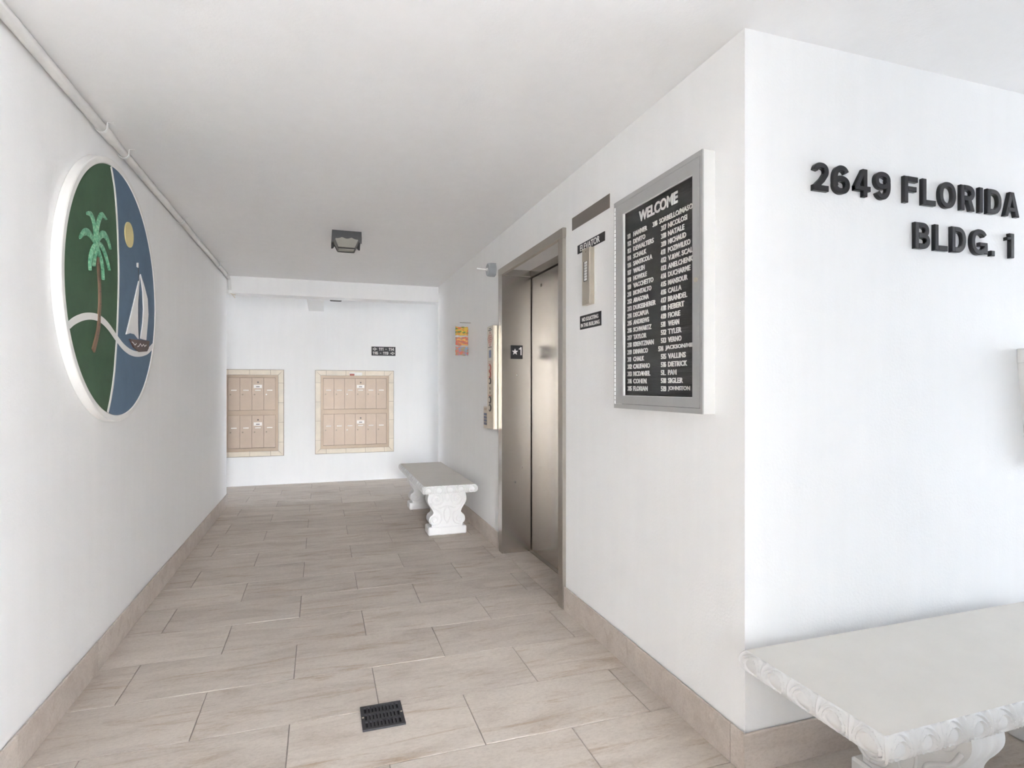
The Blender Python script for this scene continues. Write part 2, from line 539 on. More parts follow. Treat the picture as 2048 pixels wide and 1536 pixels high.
def glyph_box(g, ch, fn, a0, a1, b0, b1, d0, d1, t, chamfer=0.0):
    polys, curves = glyph(ch, a1 - a0, b1 - b0, t)
    mv = lambda p: [(a0 + x, b0 + y) for x, y in p]
    for p in polys:
        d1 += (d1 - d0) * 0.03
        p = mv(p)
        if chamfer:
            k = len(p)
            area = sum(p[i][0] * p[(i + 1) % k][1] - p[(i + 1) % k][0] * p[i][1] for i in range(k))
            sg = 1 if area > 0 else -1
            ins = []
            for i in range(k):
                e0 = Vector(p[i]) - Vector(p[i - 1]); e1 = Vector(p[(i + 1) % k]) - Vector(p[i])
                n0 = Vector((-e0.y, e0.x)).normalized() * sg; n1 = Vector((-e1.y, e1.x)).normalized() * sg
                q = (n0 + n1); q = q / max(0.35, q.length_squared / 2)
                ins.append((p[i][0] + q.x * chamfer, p[i][1] + q.y * chamfer))
            vs = [fn(*q, d0) for q in p] + [fn(*q, d1 - chamfer) for q in p] + [fn(*q, d1) for q in ins]
            fs = [tuple(range(k)), tuple(range(3 * k - 1, 2 * k - 1, -1))]
            for i in range(k):
                j = (i + 1) % k
                fs += [(i, j, k + j, k + i), (k + i, k + j, 2 * k + j, 2 * k + i)]
            g.add(vs, fs)
        else:
            g.prism(p, fn, d0, d1)
    for c in curves:
        d1 += (d1 - d0) * 0.03
        c = mv(c)
        closed = math.hypot(c[0][0] - c[-1][0], c[0][1] - c[-1][1]) < 1e-6
        if closed: c = c[:-1]
        k = len(c)
        sec = [(-t / 2, d0), (-t / 2, d1 - chamfer), (-t / 2 + chamfer, d1), (t / 2 - chamfer, d1), (t / 2, d1 - chamfer), (t / 2, d0)] if chamfer else [(-t / 2, d0), (-t / 2, d1), (t / 2, d1), (t / 2, d0)]
        vs, q = [], len(sec)
        for i, p in enumerate(c):
            A = c[i - 1] if (closed or i > 0) else c[0]
            B_ = c[(i + 1) % k] if (closed or i < k - 1) else c[-1]
            tx, ty = B_[0] - A[0], B_[1] - A[1]
            mm = math.hypot(tx, ty) or 1
            for o_, d in sec:
                vs.append(fn(p[0] - ty / mm * o_, p[1] + tx / mm * o_, d))
        fs = []
        for i in range(k if closed else k - 1):
            j = (i + 1) % k
            for e in range(q):
                fs.append((i * q + e, i * q + (e + 1) % q, j * q + (e + 1) % q, j * q + e))
        if not closed:
            fs += [tuple(range(q)), tuple((k - 1) * q + e for e in range(q - 1, -1, -1))]
        g.add(vs, fs)
    return g

def digits(g, s, fn, a0, a1, b0, b1, d0, d1, t):
    adv = {' ': 0.55, '1': 0.62, '-': 0.75}
    tot = sum(adv.get(c, 1.0) for c in s)
    u = (a1 - a0) / tot
    x = a0
    for c in s:
        w = adv.get(c, 1.0) * u
        if c != ' ':
            glyph_box(g, c, fn, x + u * 0.07, x + w - u * 0.07, b0, b1, d0, d1, t)
        x += w
    return g

# ------------------------------------------------------------------ dimensions
XL, XR = -0.985, 1.367          # corridor walls
YN = 1.495                      # wall carrying the address
YE = 6.49                       # corridor end
YF = 7.70                       # far wall
XFE = 8.5                       # half length of the cross corridor
ZC = 2.51                       # ceiling
YB = -5.0                       # open front edge of the roofed area
XRE = 11.6                       # right end of the roofed area

# ------------------------------------------------------------------ structure
struct(G().box(-40, 40, -45, 40, -0.30, -0.045).build('ground', 'pavement'), 'pale outdoor pavement around the building')
struct(G().box(XL - 0.22, XL, YB, YE, 0.0, ZC).build('wall_left', 'wall'), 'long white stucco wall carrying the round mural')
g = G()
g.box(XR, XR + 0.22, YN + 0.2, 2.905, 0.0, ZC)
g.box(XR, XR + 0.22, 4.078, YE, 0.0, ZC)
g.box(XR, XR + 0.22, 2.905, 4.078, 2.215, ZC)
struct(g.build('wall_right', 'wall'), 'white stucco wall with the elevator and directory')
struct(G().box(XR, XRE, YN, YN + 0.2, 0.0, ZC).build('wall_near', 'wall'), 'bright white stucco wall carrying the address letters')
struct(G().box(-XFE, XFE, YF, YF + 0.2, 0.0, ZC).build('wall_far', 'wall'), 'white far wall with mailboxes')
# backs of the cross corridor
struct(G().box(-XFE, XL - 0.22, YE - 0.2, YE, 0.0, ZC).build('wall_back_left', 'wall'))
struct(G().box(XR + 0.22, XFE, YE - 0.2, YE, 0.0, ZC).build('wall_back_right', 'wall'))
struct(G().box(-1.3, XRE, YB, YN + 0.2, ZC, ZC + 0.25).box(-XFE, XFE, YN + 0.2, YF + 0.2, ZC, ZC + 0.25).build('ceiling', 'ceiling'), 'white painted concrete ceiling')
struct(G().box(XL, XR, YE, YE + 0.20, 2.325, ZC).build('trim_1', 'wall'), 'white beam across the end of the corridor')
struct(G().box(-0.16, 0.035, YE + 0.20, YF, 2.318, ZC).build('trim_2', 'wall'), 'short grey cross beam running back to the mailbox wall')

struct(G().box(0.96, 1.16, YB, 0.40, 0.0, ZC).build('wall_added_fin', 'wall'))  # added unseen fin, keeps front daylight off the address wall
struct(G().box(XL, -0.50, YB, -1.0, 0.0, ZC).build('wall_added_pier', 'wall'))  # added unseen pier, narrows the opening to dim the right wall
struct(G().box(1.16, XRE, -2.1, -1.9, 0.0, ZC).build('wall_added_wing', 'wall'), 'added unseen white wall that shades the address wall')  # added out of view to shade the address wall from the open front

# floor: grout bed plus individual tiles
floor = struct(G().box(-1.3, XRE, YB, YN + 0.2, -0.04, -0.004).box(-XFE, XFE, YN + 0.2, YF, -0.04, -0.004).build('floor', 'grout'), 'beige stone tile floor in running bond')
TL, TW, JT = 0.6885, 0.3372, 0.0038
_tile_cache = {}
def tile_mesh(w, d, th=0.014, nm='floor_tile', mat='tile'):
    key = (round(w, 4), round(d, 4), round(th, 4), nm)
    if key not in _tile_cache:
        gg = G()
        b = 0.0012
        zt, zb = 0.0, -th
        vs = [(-w/2, -d/2, zb), (w/2, -d/2, zb), (w/2, d/2, zb), (-w/2, d/2, zb),
              (-w/2, -d/2, zt - b), (w/2, -d/2, zt - b), (w/2, d/2, zt - b), (-w/2, d/2, zt - b),
              (-w/2 + b, -d/2 + b, zt), (w/2 - b, -d/2 + b, zt), (w/2 - b, d/2 - b, zt), (-w/2 + b, d/2 - b, zt)]
        fs = [(3, 2, 1, 0), (8, 9, 10, 11)]
        for i in range(4):
            j = (i + 1) % 4
            fs += [(i, j, 4 + j, 4 + i), (4 + i, 4 + j, 8 + j, 8 + i)]
        me = bpy.data.meshes.new(nm)
        me.from_pydata(vs, [], fs)
        me.materials.append(M[mat])
        _tile_cache[key] = me
    return _tile_cache[key]

def lay(x0, x1, y0, y1):
    x0 += JT / 2; x1 -= JT / 2; y0 += JT / 2; y1 -= JT / 2
    if x1 - x0 < 0.012 or y1 - y0 < 0.012:
        return
    o = bpy.data.objects.new('floor_tile', tile_mesh(x1 - x0, y1 - y0))
    COL.objects.link(o)
    o.parent = floor
    o.location = ((x0 + x1) / 2, (y0 + y1) / 2, random.uniform(-0.0006, 0.0006))

Y0, XA, XB = 2.222, -0.1155, -0.4625
for k in range(-16, 18):
    ya, yb = Y0 + (k - 1) * TW, Y0 + k * TW
    if yb > YF: yb = YF
    if ya >= YF or ya < YB: continue
    xs = XA if k % 2 == 0 else XB
    for m in range(-9, 9):
        xa, xb = xs + m * TL, xs + (m + 1) * TL
        # areas in plan: corridor, entrance side, elevator recess, cross corridor
        crosses = xa < XR < xb
        for nm_, (rx0, rx1, ry0, ry1) in (('corridor', (XL, XR, -0.8, YE)), ('side', (XR, 4.2, -0.8, YN)), ('recess', (XR, 1.572, 2.956, 4.0)), ('cross', (-2.9, 2.9, YE, YF))):
            cx0, cx1, cy0, cy1 = max(xa, rx0), min(xb, rx1), max(ya, ry0), min(yb, ry1)
            if crosses and nm_ == 'corridor' and yb <= YN:
                cx1 = xb
            if crosses and nm_ == 'side':
                continue
            if crosses and nm_ == 'corridor' and ya < YN < yb:
                # L-shaped tile cut round the wall corner
                q = JT / 2
                pts = [(xa + q, ya + q), (xb - q, ya + q), (xb - q, YN - 0.001), (XR - 0.001, YN - 0.001), (XR - 0.001, yb - q), (xa + q, yb - q)]
                cxm, cym = (xa + xb) / 2, (ya + yb) / 2
                gg = G().prism(pts, lambda a, b, d: (a, b, d), -0.014, 0.0)
                me = mesh_from('floor_tile', gg.v, gg.f, (cxm, cym, 0)); me.materials.append(M['tile'])
                o = bpy.data.objects.new('floor_tile', me); COL.objects.link(o); o.parent = floor; o.location = (cxm, cym, 0)
                continue
            if cx1 - cx0 > 0.01 and cy1 - cy0 > 0.01:
                lay(cx0, cx1, cy0, cy1)

# ------------------------------------------------------------------ baseboards
def baseboard(name, fn, wall_d, runs, label, h=0.134):
    """fn(a, b, d); runs = (a0, a1) list; each a tile; d = distance out from the wall"""
    root = struct(G().prism([(runs[0][0] + 0.02, 0.0), (runs[-1][1] - 0.02, 0.0), (runs[-1][1] - 0.02, h - 0.014), (runs[0][0] + 0.02, h - 0.014)], fn, 0.0005, wall_d - 0.0085).build(name, 'gap'), label)
    for a0, a1 in runs:
        gg = G()
        a0 += 0.0012; a1 -= 0.0012
        w = abs(a1 - a0)
        b = 0.0025
        c = (a0 + a1) / 2
        pr = [(wall_d - 0.008, 0.001), (wall_d, 0.001), (wall_d, h - b), (wall_d - b, h), (wall_d - 0.008, h)]
        vs = [fn(a0, z, d) for d, z in pr] + [fn(a1, z, d) for d, z in pr]
        kk = len(pr)
        fs = [tuple(range(kk)), tuple(range(2 * kk - 1, kk - 1, -1))] + [(i, (i + 1) % kk, kk + (i + 1) % kk, kk + i) for i in range(kk)]
        org = fn(c, h / 2, wall_d)
        me = mesh_from('baseboard_tile', vs, fs, org)
        # each tile's own coordinates run along its length so that the stone grain follows it
        me.materials.append(M['base_tile'])
        o = bpy.data.objects.new('baseboard_tile', me)
        COL.objects.link(o)
        o.parent = root
        o.location = org
    return root
lj = [-0.98, -0.54, 0.145, 0.83, 1.515, 2.199, 2.884, 3.569, 4.256, 4.941, 5.626, YE]
baseboard('baseboard_left', on_left(XL), 0.014, list(zip(lj[:-1], lj[1:])), 'beige tile baseboard along the mural wall')
fr_ = on_right(XR)
rj = [(-2.893, -2.213), (-2.213, -1.548), (-1.548, -(YN - 0.006) + 0.0012)]
baseboard('baseboard_right', fr_, 0.014, rj, 'beige tile baseboard under the directory')
baseboard('baseboard_recess', fr_, 0.014, [(-YE, -5.55), (-5.55, -4.865), (-4.865, -4.33), (-4.33, -4.125)], 'beige tile baseboard behind the far bench')
# the pale cut end of that run beside the elevator frame
baseboard('baseboard_near', on_front(YN), 0.014, [(XR - 0.0152, 2.04), (2.04, 2.73), (2.73, 3.4), (3.4, 4.1)], 'beige tile baseboard below the address letters')

# ------------------------------------------------------------------ elevator (door_1)
XFc = 1.345
door = struct(G().box(1.590, 1.615, 2.86, 3.983, 0.012, 2.150).build('door_1', 'steel'), 'brushed stainless steel elevator door in a deep steel frame')
G().box(XFc, 1.63, 4.000, 4.078, 0.0, 2.172).build('far_jamb', 'steel', door)
G().box(1.37, 1.63, 4.000, 4.078, 2.1725, 2.47).build('upper_jamb', 'steel', door)
G().box(XFc - 0.001, 1.582, 3.9975, 4.001, 2.163, 2.171).build('jamb_seam', 'steel_trim', door)
G().box(XFc, 1.366, 4.078, 4.090, 0.0, 2.172).build('jamb_return', 'steel_trim', door)
G().box(XFc, 1.63, 2.893, 2.956, 0.0, 2.172, 0.002).build('near_jamb', 'steel_trim', door)
G().box(XFc - 0.001, 1.372, 2.890, 4.093, 2.1725, 2.227, 0.002).build('head_frame', 'steel_trim', door)
G().box(1.580, 1.60, 2.86, 3.995, 2.160, 2.47).build('transom_panel', 'steel', door)
G().box(1.372, 1.62, 2.89, 4.08, 2.471, 2.49).build('recess_top', 'steel', door)
G().box(1.601, 1.64, 2.86, 4.02, 0.0, 2.47).build('door_pocket', 'gap', door)
G().box(1.573, 1.60, 2.956, 4.0, -0.004, 0.004).build('sill', 'lock', door, label='dark metal door sill')
g = G(); g.cyl((1.5905, 3.80, 2.065), (1.5885, 3.80, 2.065), 0.011, 16)
g.build('key_hole', 'lock', door)
for (x, z, r) in ((1.47, 1.39, 0.006), (1.51, 0.66, 0.007), (1.455, 0.55, 0.006)):
    g = G(); g.cyl((x, 4.001, z), (x, 3.9992, z), r, 12); g.build('rivet', 'steel_trim', door)

# ------------------------------------------------------------------ elevator surroundings
# floor plaque on the jamb
t = thing('floor_plaque', 'square black plaque with white star and 1 on steel jamb', 'sign', (1.466, 4.0, 1.516))
fj = on_front(3.9995)
G().prism([(1.416, 1.516), (1.516, 1.516), (1.516, 1.622), (1.416, 1.622)], fj, 0, 0.002).build('plaque', 'black_sign', t)
star = []
for i in range(10):
    r = 0.027 if i % 2 == 0 else 0.0115
    an = PI / 2 + i * PI / 5
    star.append((1.452 + r * math.cos(an), 1.571 + r * math.sin(an)))
G().prism(star, fj, 0.002, 0.0034).build('star', 'white_letter', t)
g = G(); glyph_box(g, '1', fj, 1.484, 1.507, 1.546, 1.608, 0.002, 0.0034, 0.009)
g.build('numeral', 'white_letter', t)

# bronze plate
t = G().prism([(-2.807, 2.185), (-2.388, 2.185), (-2.388, 2.255), (-2.807, 2.255)], fr_, 0.0, 0.003).build('indicator_plate', 'plate', origin=(XR, 2.6, 2.185))
tag(t, 'blank dark bronze metal plate above the elevator sign', 'plate')

# ELEVATOR sign
t = thing('elevator_sign', 'narrow black strip sign with white word ELEVATOR', 'sign', (XR, 2.588, 2.035))
G().prism([(-2.738, 2.035), (-2.437, 2.035), (-2.437, 2.082), (-2.738, 2.082)], fr_, 0.0, 0.003).build('strip', 'black_sign', t)
g = G(); text_box(g, 'ELEVATOR', fr_, -2.706, -2.486, 2.0415, 2.0755, 0.003, 0.0042, 0.012)
g.build('lettering', 'white_letter', t)

# hall lantern box under it
t = thing('hall_indicator', 'slim steel wall box with white slatted window below ELEVATOR sign', 'indicator', (XR, 2.59, 1.732))
g = G(); g.box(1.3375, XR, 2.547, 2.632, 1.732, 2.031, 0.002); g.build('body', 'steel_box', t)
g = G(); g.box(1.3365, 1.3376, 2.571, 2.612, 1.856, 1.962); g.build('window', 'print', t)
for k in range(7):
    z = 1.860 + k * 0.0146
    G().box(1.3350, 1.3370, 2.574, 2.601, z, z + 0.0118).build('slat', 'white_plastic', t)
for z in (1.752, 2.012):
    g = G(); g.cyl((1.3376, 2.59, z), (1.3362, 2.59, z), 0.004, 10); g.build('screw', 'lock', t)

# no soliciting sign
t = thing('no_soliciting_sign', 'black rectangular sign reading NO SOLICITING IN THIS BUILDING', 'sign', (XR, 2.591, 1.612))
G().prism([(-2.708, 1.612), (-2.474, 1.612), (-2.474, 1.686), (-2.708, 1.686)], fr_, 0.0, 0.003).build('plate', 'black_sign', t)
g = G(); text_box(g, 'NO SOLICITING', fr_, -2.682, -2.500, 1.6535, 1.6745, 0.003, 0.0040, 0.012)
text_box(g, 'IN THIS BUILDING', fr_, -2.695, -2.487, 1.6225, 1.6435, 0.003, 0.0040, 0.012)
g.build('lettering', 'white_letter', t)

# fire service panel
t = thing('service_panel', 'tall slim steel panel with red diamond and buttons beside elevator frame', 'control panel', (XR, 4.19, 0.9585))
XP = 1.307
g = G(); g.box(XP, XR, 4.112, 4.265, 0.9585, 1.789, 0.003); g.build('body', 'steel_box', t)
fp = on_right(XP)
def pn(name, pts, mat, d=0.0015, lab=None):
    return G().prism(pts, fp, -0.0002, d).build(name, mat, t, label=lab)
def rect(a0, a1, b0, b1):
    return [(a0, b0), (a1, b0), (a1, b1), (a0, b1)]
c0 = -4.188
for k, (w, z) in enumerate(((0.05, 1.765), (0.09, 1.752), (0.09, 1.614))):
    pn('print_line', rect(c0 - w/2, c0 + w/2, z, z + 0.006), 'print')
# hollow red diamond
def diamond(hw, hh, cz): return [(c0, cz - hh), (c0 + hw, cz), (c0, cz + hh), (c0 - hw, cz)]
g = G()
o_ = diamond(0.062, 0.066, 1.685); i_ = diamond(0.054, 0.057, 1.685)
for k in range(4):
    j = (k + 1) % 4
    g.prism([o_[k], o_[j], i_[j], i_[k]], fp, -0.0002, 0.0012)
g.build('diamond_outline', 'red', t)
for k in range(4):
    pn('diamond_print', rect(c0 - 0.03 + 0.012 * (k in (0, 3)), c0 + 0.03 - 0.012 * (k in (0, 3)), 1.657 + k * 0.016, 1.657 + k * 0.016 + 0.008), 'red')
pn('display', rect(c0 - 0.026, c0 + 0.026, 1.532, 1.594), 'blue_screen', 0.002)
for z in (1.502, 1.488, 1.422, 1.228, 1.222):
    pn('print_line', rect(c0 - 0.042, c0 + 0.042, z, z + 0.003), 'red')
for z, m_, r in ((1.452, 'red', 0.030), (1.396, 'red', 0.027), (1.345, 'print', 0.027), (1.192, 'print', 0.030), (1.128, 'print', 0.030)):
    g = G(); g.cyl((XP + 0.0005, -c0, z), (XP - 0.005, -c0, z), r, 20); b_ = g.build('button', m_, t)
    g = G(); g.cyl((XP - 0.005, -c0, z), (XP - 0.008, -c0, z), r * 0.6, 18); g.build('button_cap', 'steel_box', b_)
g = G(); g.cyl((XP + 0.0005, -c0, 1.285), (XP - 0.004, -c0, 1.285), 0.012, 14); g.build('keyswitch', 'lock', t)
g = G(); g.cyl((XP + 0.0005, -c0, 1.25), (XP - 0.004, -c0, 1.25), 0.010, 14); g.build('keyswitch', 'lock', t)

# keypad
t = thing('keypad', 'small steel keypad with dark keys left of service panel', 'keypad', (XR, 4.42, 0.945))
g = G(); g.box(1.338, XR, 4.365, 4.474, 0.945, 1.130, 0.002); g.build('body', 'steel_box', t)
for r in range(4):
    for c_ in range(3):
        y = 4.393 + c_ * 0.0265; z = 0.985 + r * 0.0265
        G().box(1.335, 1.3385, y - 0.010, y + 0.010, z - 0.010, z + 0.010).build('key', 'blue_screen', t)
G().box(1.337, 1.3385, 4.385, 4.455, 1.098, 1.118).build('card_slot', 'mail_frame', t)

# hanging three-tier plaque
t = thing('hanging_plaque', 'three small bright painted plaques hanging in a row from wall hook', 'decoration', (1.30, 5.0, 1.60))
def wob(x0, x1, z0, z1, s):
    r = random.Random(s); pts = []
    for i in range(9): pts.append((x0 + (x1 - x0) * i / 8, z0 + r.uniform(-0.003, 0.003)))
    for i in range(5): pts.append((x1 + r.uniform(-0.003, 0.003), z0 + 0.006 + (z1 - z0 - 0.012) * i / 4))
    for i in range(9): pts.append((x1 - (x1 - x0) * i / 8, z1 + r.uniform(-0.003, 0.003)))
    for i in range(5): pts.append((x0 + r.uniform(-0.003, 0.003), z1 - 0.006 - (z1 - z0 - 0.012) * i / 4))
    return pts
for z0, z1, m_, s in ((1.785, 1.866, 'art1', 1), (1.690, 1.770, 'art2', 2), (1.596, 1.675, 'art3', 3)):
    G().prism(wob(1.218, 1.340, z0, z1, s), on_front(5.0), 0, 0.006).build('plaque', m_, t)
g = G()
for x in (1.24, 1.318):
    g.tube([(x, 5.001, 1.68), (x, 5.001, 1.86)], 0.0012, 6)
g.tube([(1.24, 5.001, 1.86), (1.281, 4.999, 1.908), (1.318, 5.001, 1.86)], 0.0007, 6)
g.build('cord', 'paper', t)
g = G(); g.tube([(XR, 4.999, 1.9075), (1.262, 4.999, 1.9075), (1.260, 4.999, 1.912)], 0.0022, 8); g.build('hook', 'lock', t)

# grey round junction box with a white pin
t = thing('junction_box', 'round grey junction box with white rod on wall above panel', 'junction box', (XR, 4.257, 2.259))
g = G()
oct_ = 14
g.tube([(XR, 4.257, 2.259), (1.331, 4.257, 2.259), (1.312, 4.257, 2.259), (1.306, 4.257, 2.259)], [0.057, 0.057, 0.055, 0.050], 22)
smooth_auto(g.build('housing', 'grey_pvc', t), 30)
for an in (50, 130, 230, 310):
    y = 4.257 + 0.057 * math.cos(math.radians(an)); z = 2.259 + 0.057 * math.sin(math.radians(an))
    g = G(); g.cyl((XR, y, z), (1.345, y, z), 0.007, 10); g.build('screw_lug', 'grey_pvc', t)
g = G(); g.tube([(1.307, 4.257, 2.259), (1.296, 4.257, 2.259), (1.294, 4.257, 2.259)], [0.014, 0.012, 0.004], 14); g.build('gland', 'white_plastic', t)
g = G(); g.tube([(1.30, 4.257, 2.259), (1.222, 4.257, 2.263), (1.216, 4.257, 2.264)], [0.0045, 0.0045, 0.006], 10); g.build('rod', 'white_plastic', t)

# ------------------------------------------------------------------ directory cabinet
XD = 1.3126
DY0, DY1, DZ0, DZ1 = 1.640, 2.257, 1.200, 2.156      # outer
GY0, GY1, GZ0, GZ1 = 1.694, 2.177, 1.258, 2.085      # glass opening
t = thing('directory_board', 'grey aluminium letter-board cabinet with WELCOME and residents list', 'directory', (XR, 1.95, 1.20))
fd = on_right(XD)
g = G()   # body: four sides and back
g.box(XD + 0.006, XR, DY0, DY0 + 0.012, DZ0, DZ1)
g.box(XD + 0.006, XR, DY1 - 0.012, DY1, DZ0, DZ1)
g.box(XD + 0.006, XR, DY0 + 0.012, DY1 - 0.012, DZ0, DZ0 + 0.012)
g.box(XD + 0.006, XR, DY0 + 0.012, DY1 - 0.012, DZ1 - 0.012, DZ1)
g.build('body', 'alu_bright', t)
def ring(g, fn, o, i, d0, d1):
    """rectangular mitred ring: o, i = (a0, a1, b0, b1)"""
    O = rect(*o); I = rect(*i)
    for k in range(4):
        j = (k + 1) % 4
        g.prism([O[k], O[j], I[j], I[k]], fn, d0, d1)
    return g
ring(G(), fd, (-DY1, -DY0, DZ0, DZ1), (-DY1 + 0.014, -DY0 - 0.012, DZ0 + 0.020, DZ1 - 0.020), -0.006, 0.0).build('outer_frame', 'aluminium', t)
dr = ring(G(), fd, (-DY1 + 0.0155, -DY0 - 0.0135, DZ0 + 0.0215, DZ1 - 0.0215), (-GY1, -GY0, GZ0, GZ1), -0.010, 0.0012).build('door_frame', 'aluminium', t)
ring(G(), fd, (-GY1, -GY0, GZ0, GZ1), (-GY1 + 0.004, -GY0 - 0.002, GZ0 + 0.002, GZ1 - 0.002), -0.009, -0.001).build('glass_bead', 'alu_bright', dr)
g = G(); g.box(XD + 0.008, XD + 0.0105, GY0 + 0.001, GY1 - 0.004, GZ0 + 0.001, GZ1 - 0.001); g.build('glazing', 'glazing', dr)
# piano hinge, far side
for k in range(46):
    z = DZ0 + 0.02 + k * 0.0199
    g = G(); g.cyl((XD - 0.001, DY1 - 0.0125, z), (XD - 0.001, DY1 - 0.0125, z + 0.0150), 0.0042, 8)
    if k == 0:
        hm = g.build('hinge_knuckle', 'alu_bright', dr)
    else:
        o = hm.copy(); COL.objects.link(o); o.location = (0, 0, k * 0.0199)
g = G(); g.cyl((XD - 0.001, 1.672, 1.690), (XD - 0.006, 1.672, 1.690), 0.0085, 18)
lk = g.build('lock', 'steel_box', dr)
XBd = 1.347
G().box(XBd, XBd + 0.004, DY0 + 0.013, DY1 - 0.013, DZ0 + 0.013, DZ1 - 0.013).build('letter_panel', 'felt', t)
fb = on_right(XBd)
g = G(); text_box(g, 'WELCOME', fb, -2.098, -1.826, 2.026, 2.074, 0.0, 0.003, 0.030)
g.build('heading', 'white_letter', t)
left = ['111 HAMMER', '112 DEVITO', '113 DEWALTERS', '114 SCHALK', '116 SANTICOLA', '117 WALSH', '118 HOWDLE', '119 VACCHETTO', '211 MONTALTO', '212 ARAGONA', '213 DUKESHERER', '214 DECAPUA', '215 ANDREWS', '216 SCHWARTZ', '217 TAYLOR', '218 KRENTZMAN', '219 DIMARCO', '311 CHALK', '312 CALIFANO', '313 MCDANIEL', '314 COHEN_', '315 FLORIAN']
right = ['316 SORBELLO/MASON', '317 NICOLOSI', '318 NATALE', '319 MICHAUD', '411 POZIWILKO', '412 V.&W. SCALA', '413 AMELCHENKO', '414 DUCHARME', '415 MANSOUR', '416 CALLA', '417 BRANDEL', '418 HEBERT', '419 FIORE', '511 WEAN', '512 TYLER', '513 VERNO', '514 JACKSON/MILL', '515 VALLINS', '516 DIETRICK', '51_ PAM', '518 SIGLER', '519 JOHNSTON']
def cap_box(s, off):
    return None
for coln, a_num, a_name in ((left, -2.195, -2.145), (right, -1.938, -1.889)):
    for k, line in enumerate(coln):
        num, nm = line.split(' ', 1)
        z = 1.9755 - k * 0.0331
        sh = 0.0
        if num == '316': sh = -0.060
        if num == '514': sh = -0.018
        g = G(); g2 = G()
        wdt = 0.0171 * sum(0.5 if ch in "I1./" else 1.15 if ch in "MW" else 1.0 for ch in nm)
        hcap = 0.0215
        digits(g, num.replace('_', ''), fb, a_num + sh, a_num + sh + (0.014 * sum(0.62 if c_ == '1' else 1.0 for c_ in num.replace('_', ''))), z, z + hcap, 0.0, 0.002, 0.0042)
        text_box(g2, nm.replace('_', ''), fb, a_name + sh, a_name + sh + wdt, z, z + hcap, 0.0, 0.002, 0.024, 2)
        if '_' in num:
            g.prism(rect(a_num + 0.025, a_num + 0.034, z, z + 0.003), fb, 0, 0.002)
        if '_' in nm:
            g2.prism(rect(a_name + wdt - 0.008, a_name + wdt + 0.004, z, z + 0.003), fb, 0, 0.002)
        g2.build('name_row', 'white_letter', t)
        g.build('unit_number', 'white_letter', t)

# ------------------------------------------------------------------ address letters
fa = on_front(YN)
rows = [('number line', 1.990, [('2', 1.651, 1.720), ('6', 1.741, 1.819), ('4', 1.842, 1.918), ('9', 1.939, 2.017)]),
        ('FLORIDA', 1.990, [('F', 2.086, 2.156), ('L', 2.181, 2.251), ('O', 2.271, 2.362), ('R', 2.389, 2.466), ('I', 2.489, 2.518), ('D', 2.539, 2.622), ('A', 2.640, 2.729)]),
        ('BLDG', 1.822, [('B', 2.142, 2.220), ('L', 2.246, 2.316), ('D', 2.338, 2.417), ('G', 2.447, 2.541), ('.', 2.561, 2.583), ('1', 2.654, 2.698)])]
for word, z, chars in rows:
    for ch, x0, x1 in chars:
        g = G()
        zt = z + (0.100 if ch != '.' else 0.022)
        if ch in 'OG69': z_, zt = z - 0.001, zt + 0.001
        else: z_ = z
        glyph_box(g, ch, fa, x0, x1, z_, zt, 0.0, 0.0135, 0.0205, 0.0022)
        o = g.build('address_letter' if ch not in '2649.1' else ('address_numeral' if ch != '.' else 'address_dot'), 'gloss_black', origin=((x0 + x1) / 2, YN, z))
        smooth_auto(o, 35)
        if word == 'number line':
            lab = 'raised glossy black %s of the street number on the white wall' % {'2': 'two', '6': 'six', '4': 'four', '9': 'nine'}[ch]
        elif word == 'FLORIDA':
            lab = 'raised glossy black letter %s in FLORIDA on the white wall' % ch
        else:
            lab = ('raised black letter %s in the BLDG line' % ch) if ch not in '.1' else ('black full stop after BLDG' if ch == '.' else 'raised black numeral 1 at the end of the BLDG line')
        tag(o, lab, 'letter' if ch.isalpha() else ('numeral' if ch.isdigit() else 'full stop'), 'raised address lettering')

# tapered wall holder cut by the right edge of the picture
t = thing('wall_holder', 'pale tapered wall box cut off by right edge of picture', 'wall box', (2.87, YN, 0.95))
def ringpts(hw, dep, z):
    return [(2.87 - hw, YN, z), (2.87 + hw, YN, z), (2.87 + hw, YN - dep, z), (2.87 - hw, YN - dep, z)]
vs_ = ringpts(0.075, 0.030, 0.98) + ringpts(0.130, 0.060, 1.395)
G().add(vs_, [(0, 3, 2, 1), (4, 5, 6, 7), (0, 1, 5, 4), (1, 2, 6, 5), (2, 3, 7, 6), (3, 0, 4, 7)]).build('body', 'mural_white', t)
g = G(); g.box(2.735, 3.005, YN - 0.064, YN, 1.395, 1.456, 0.003); g.build('rim', 'mural_white', t)

# ------------------------------------------------------------------ mural medallion
CY, CZ, RI, RO = 3.084, 1.757, 0.597, 0.628
t = thing('mural_medallion', 'large round wall medallion with palm tree, sun and sailboat', 'mural', (XL, CY, CZ - RO))
fl_ = on_left(XL + 0.0015)
NS = 160
circ = lambda r, k=NS: [(CY + r * math.cos(2 * PI * i / k), CZ + r * math.sin(2 * PI * i / k)) for i in range(k)]
smooth_auto(G().prism(circ(RO), fl_, 0.0, 0.030).build('backing_disc', 'mural_white', t), 40)
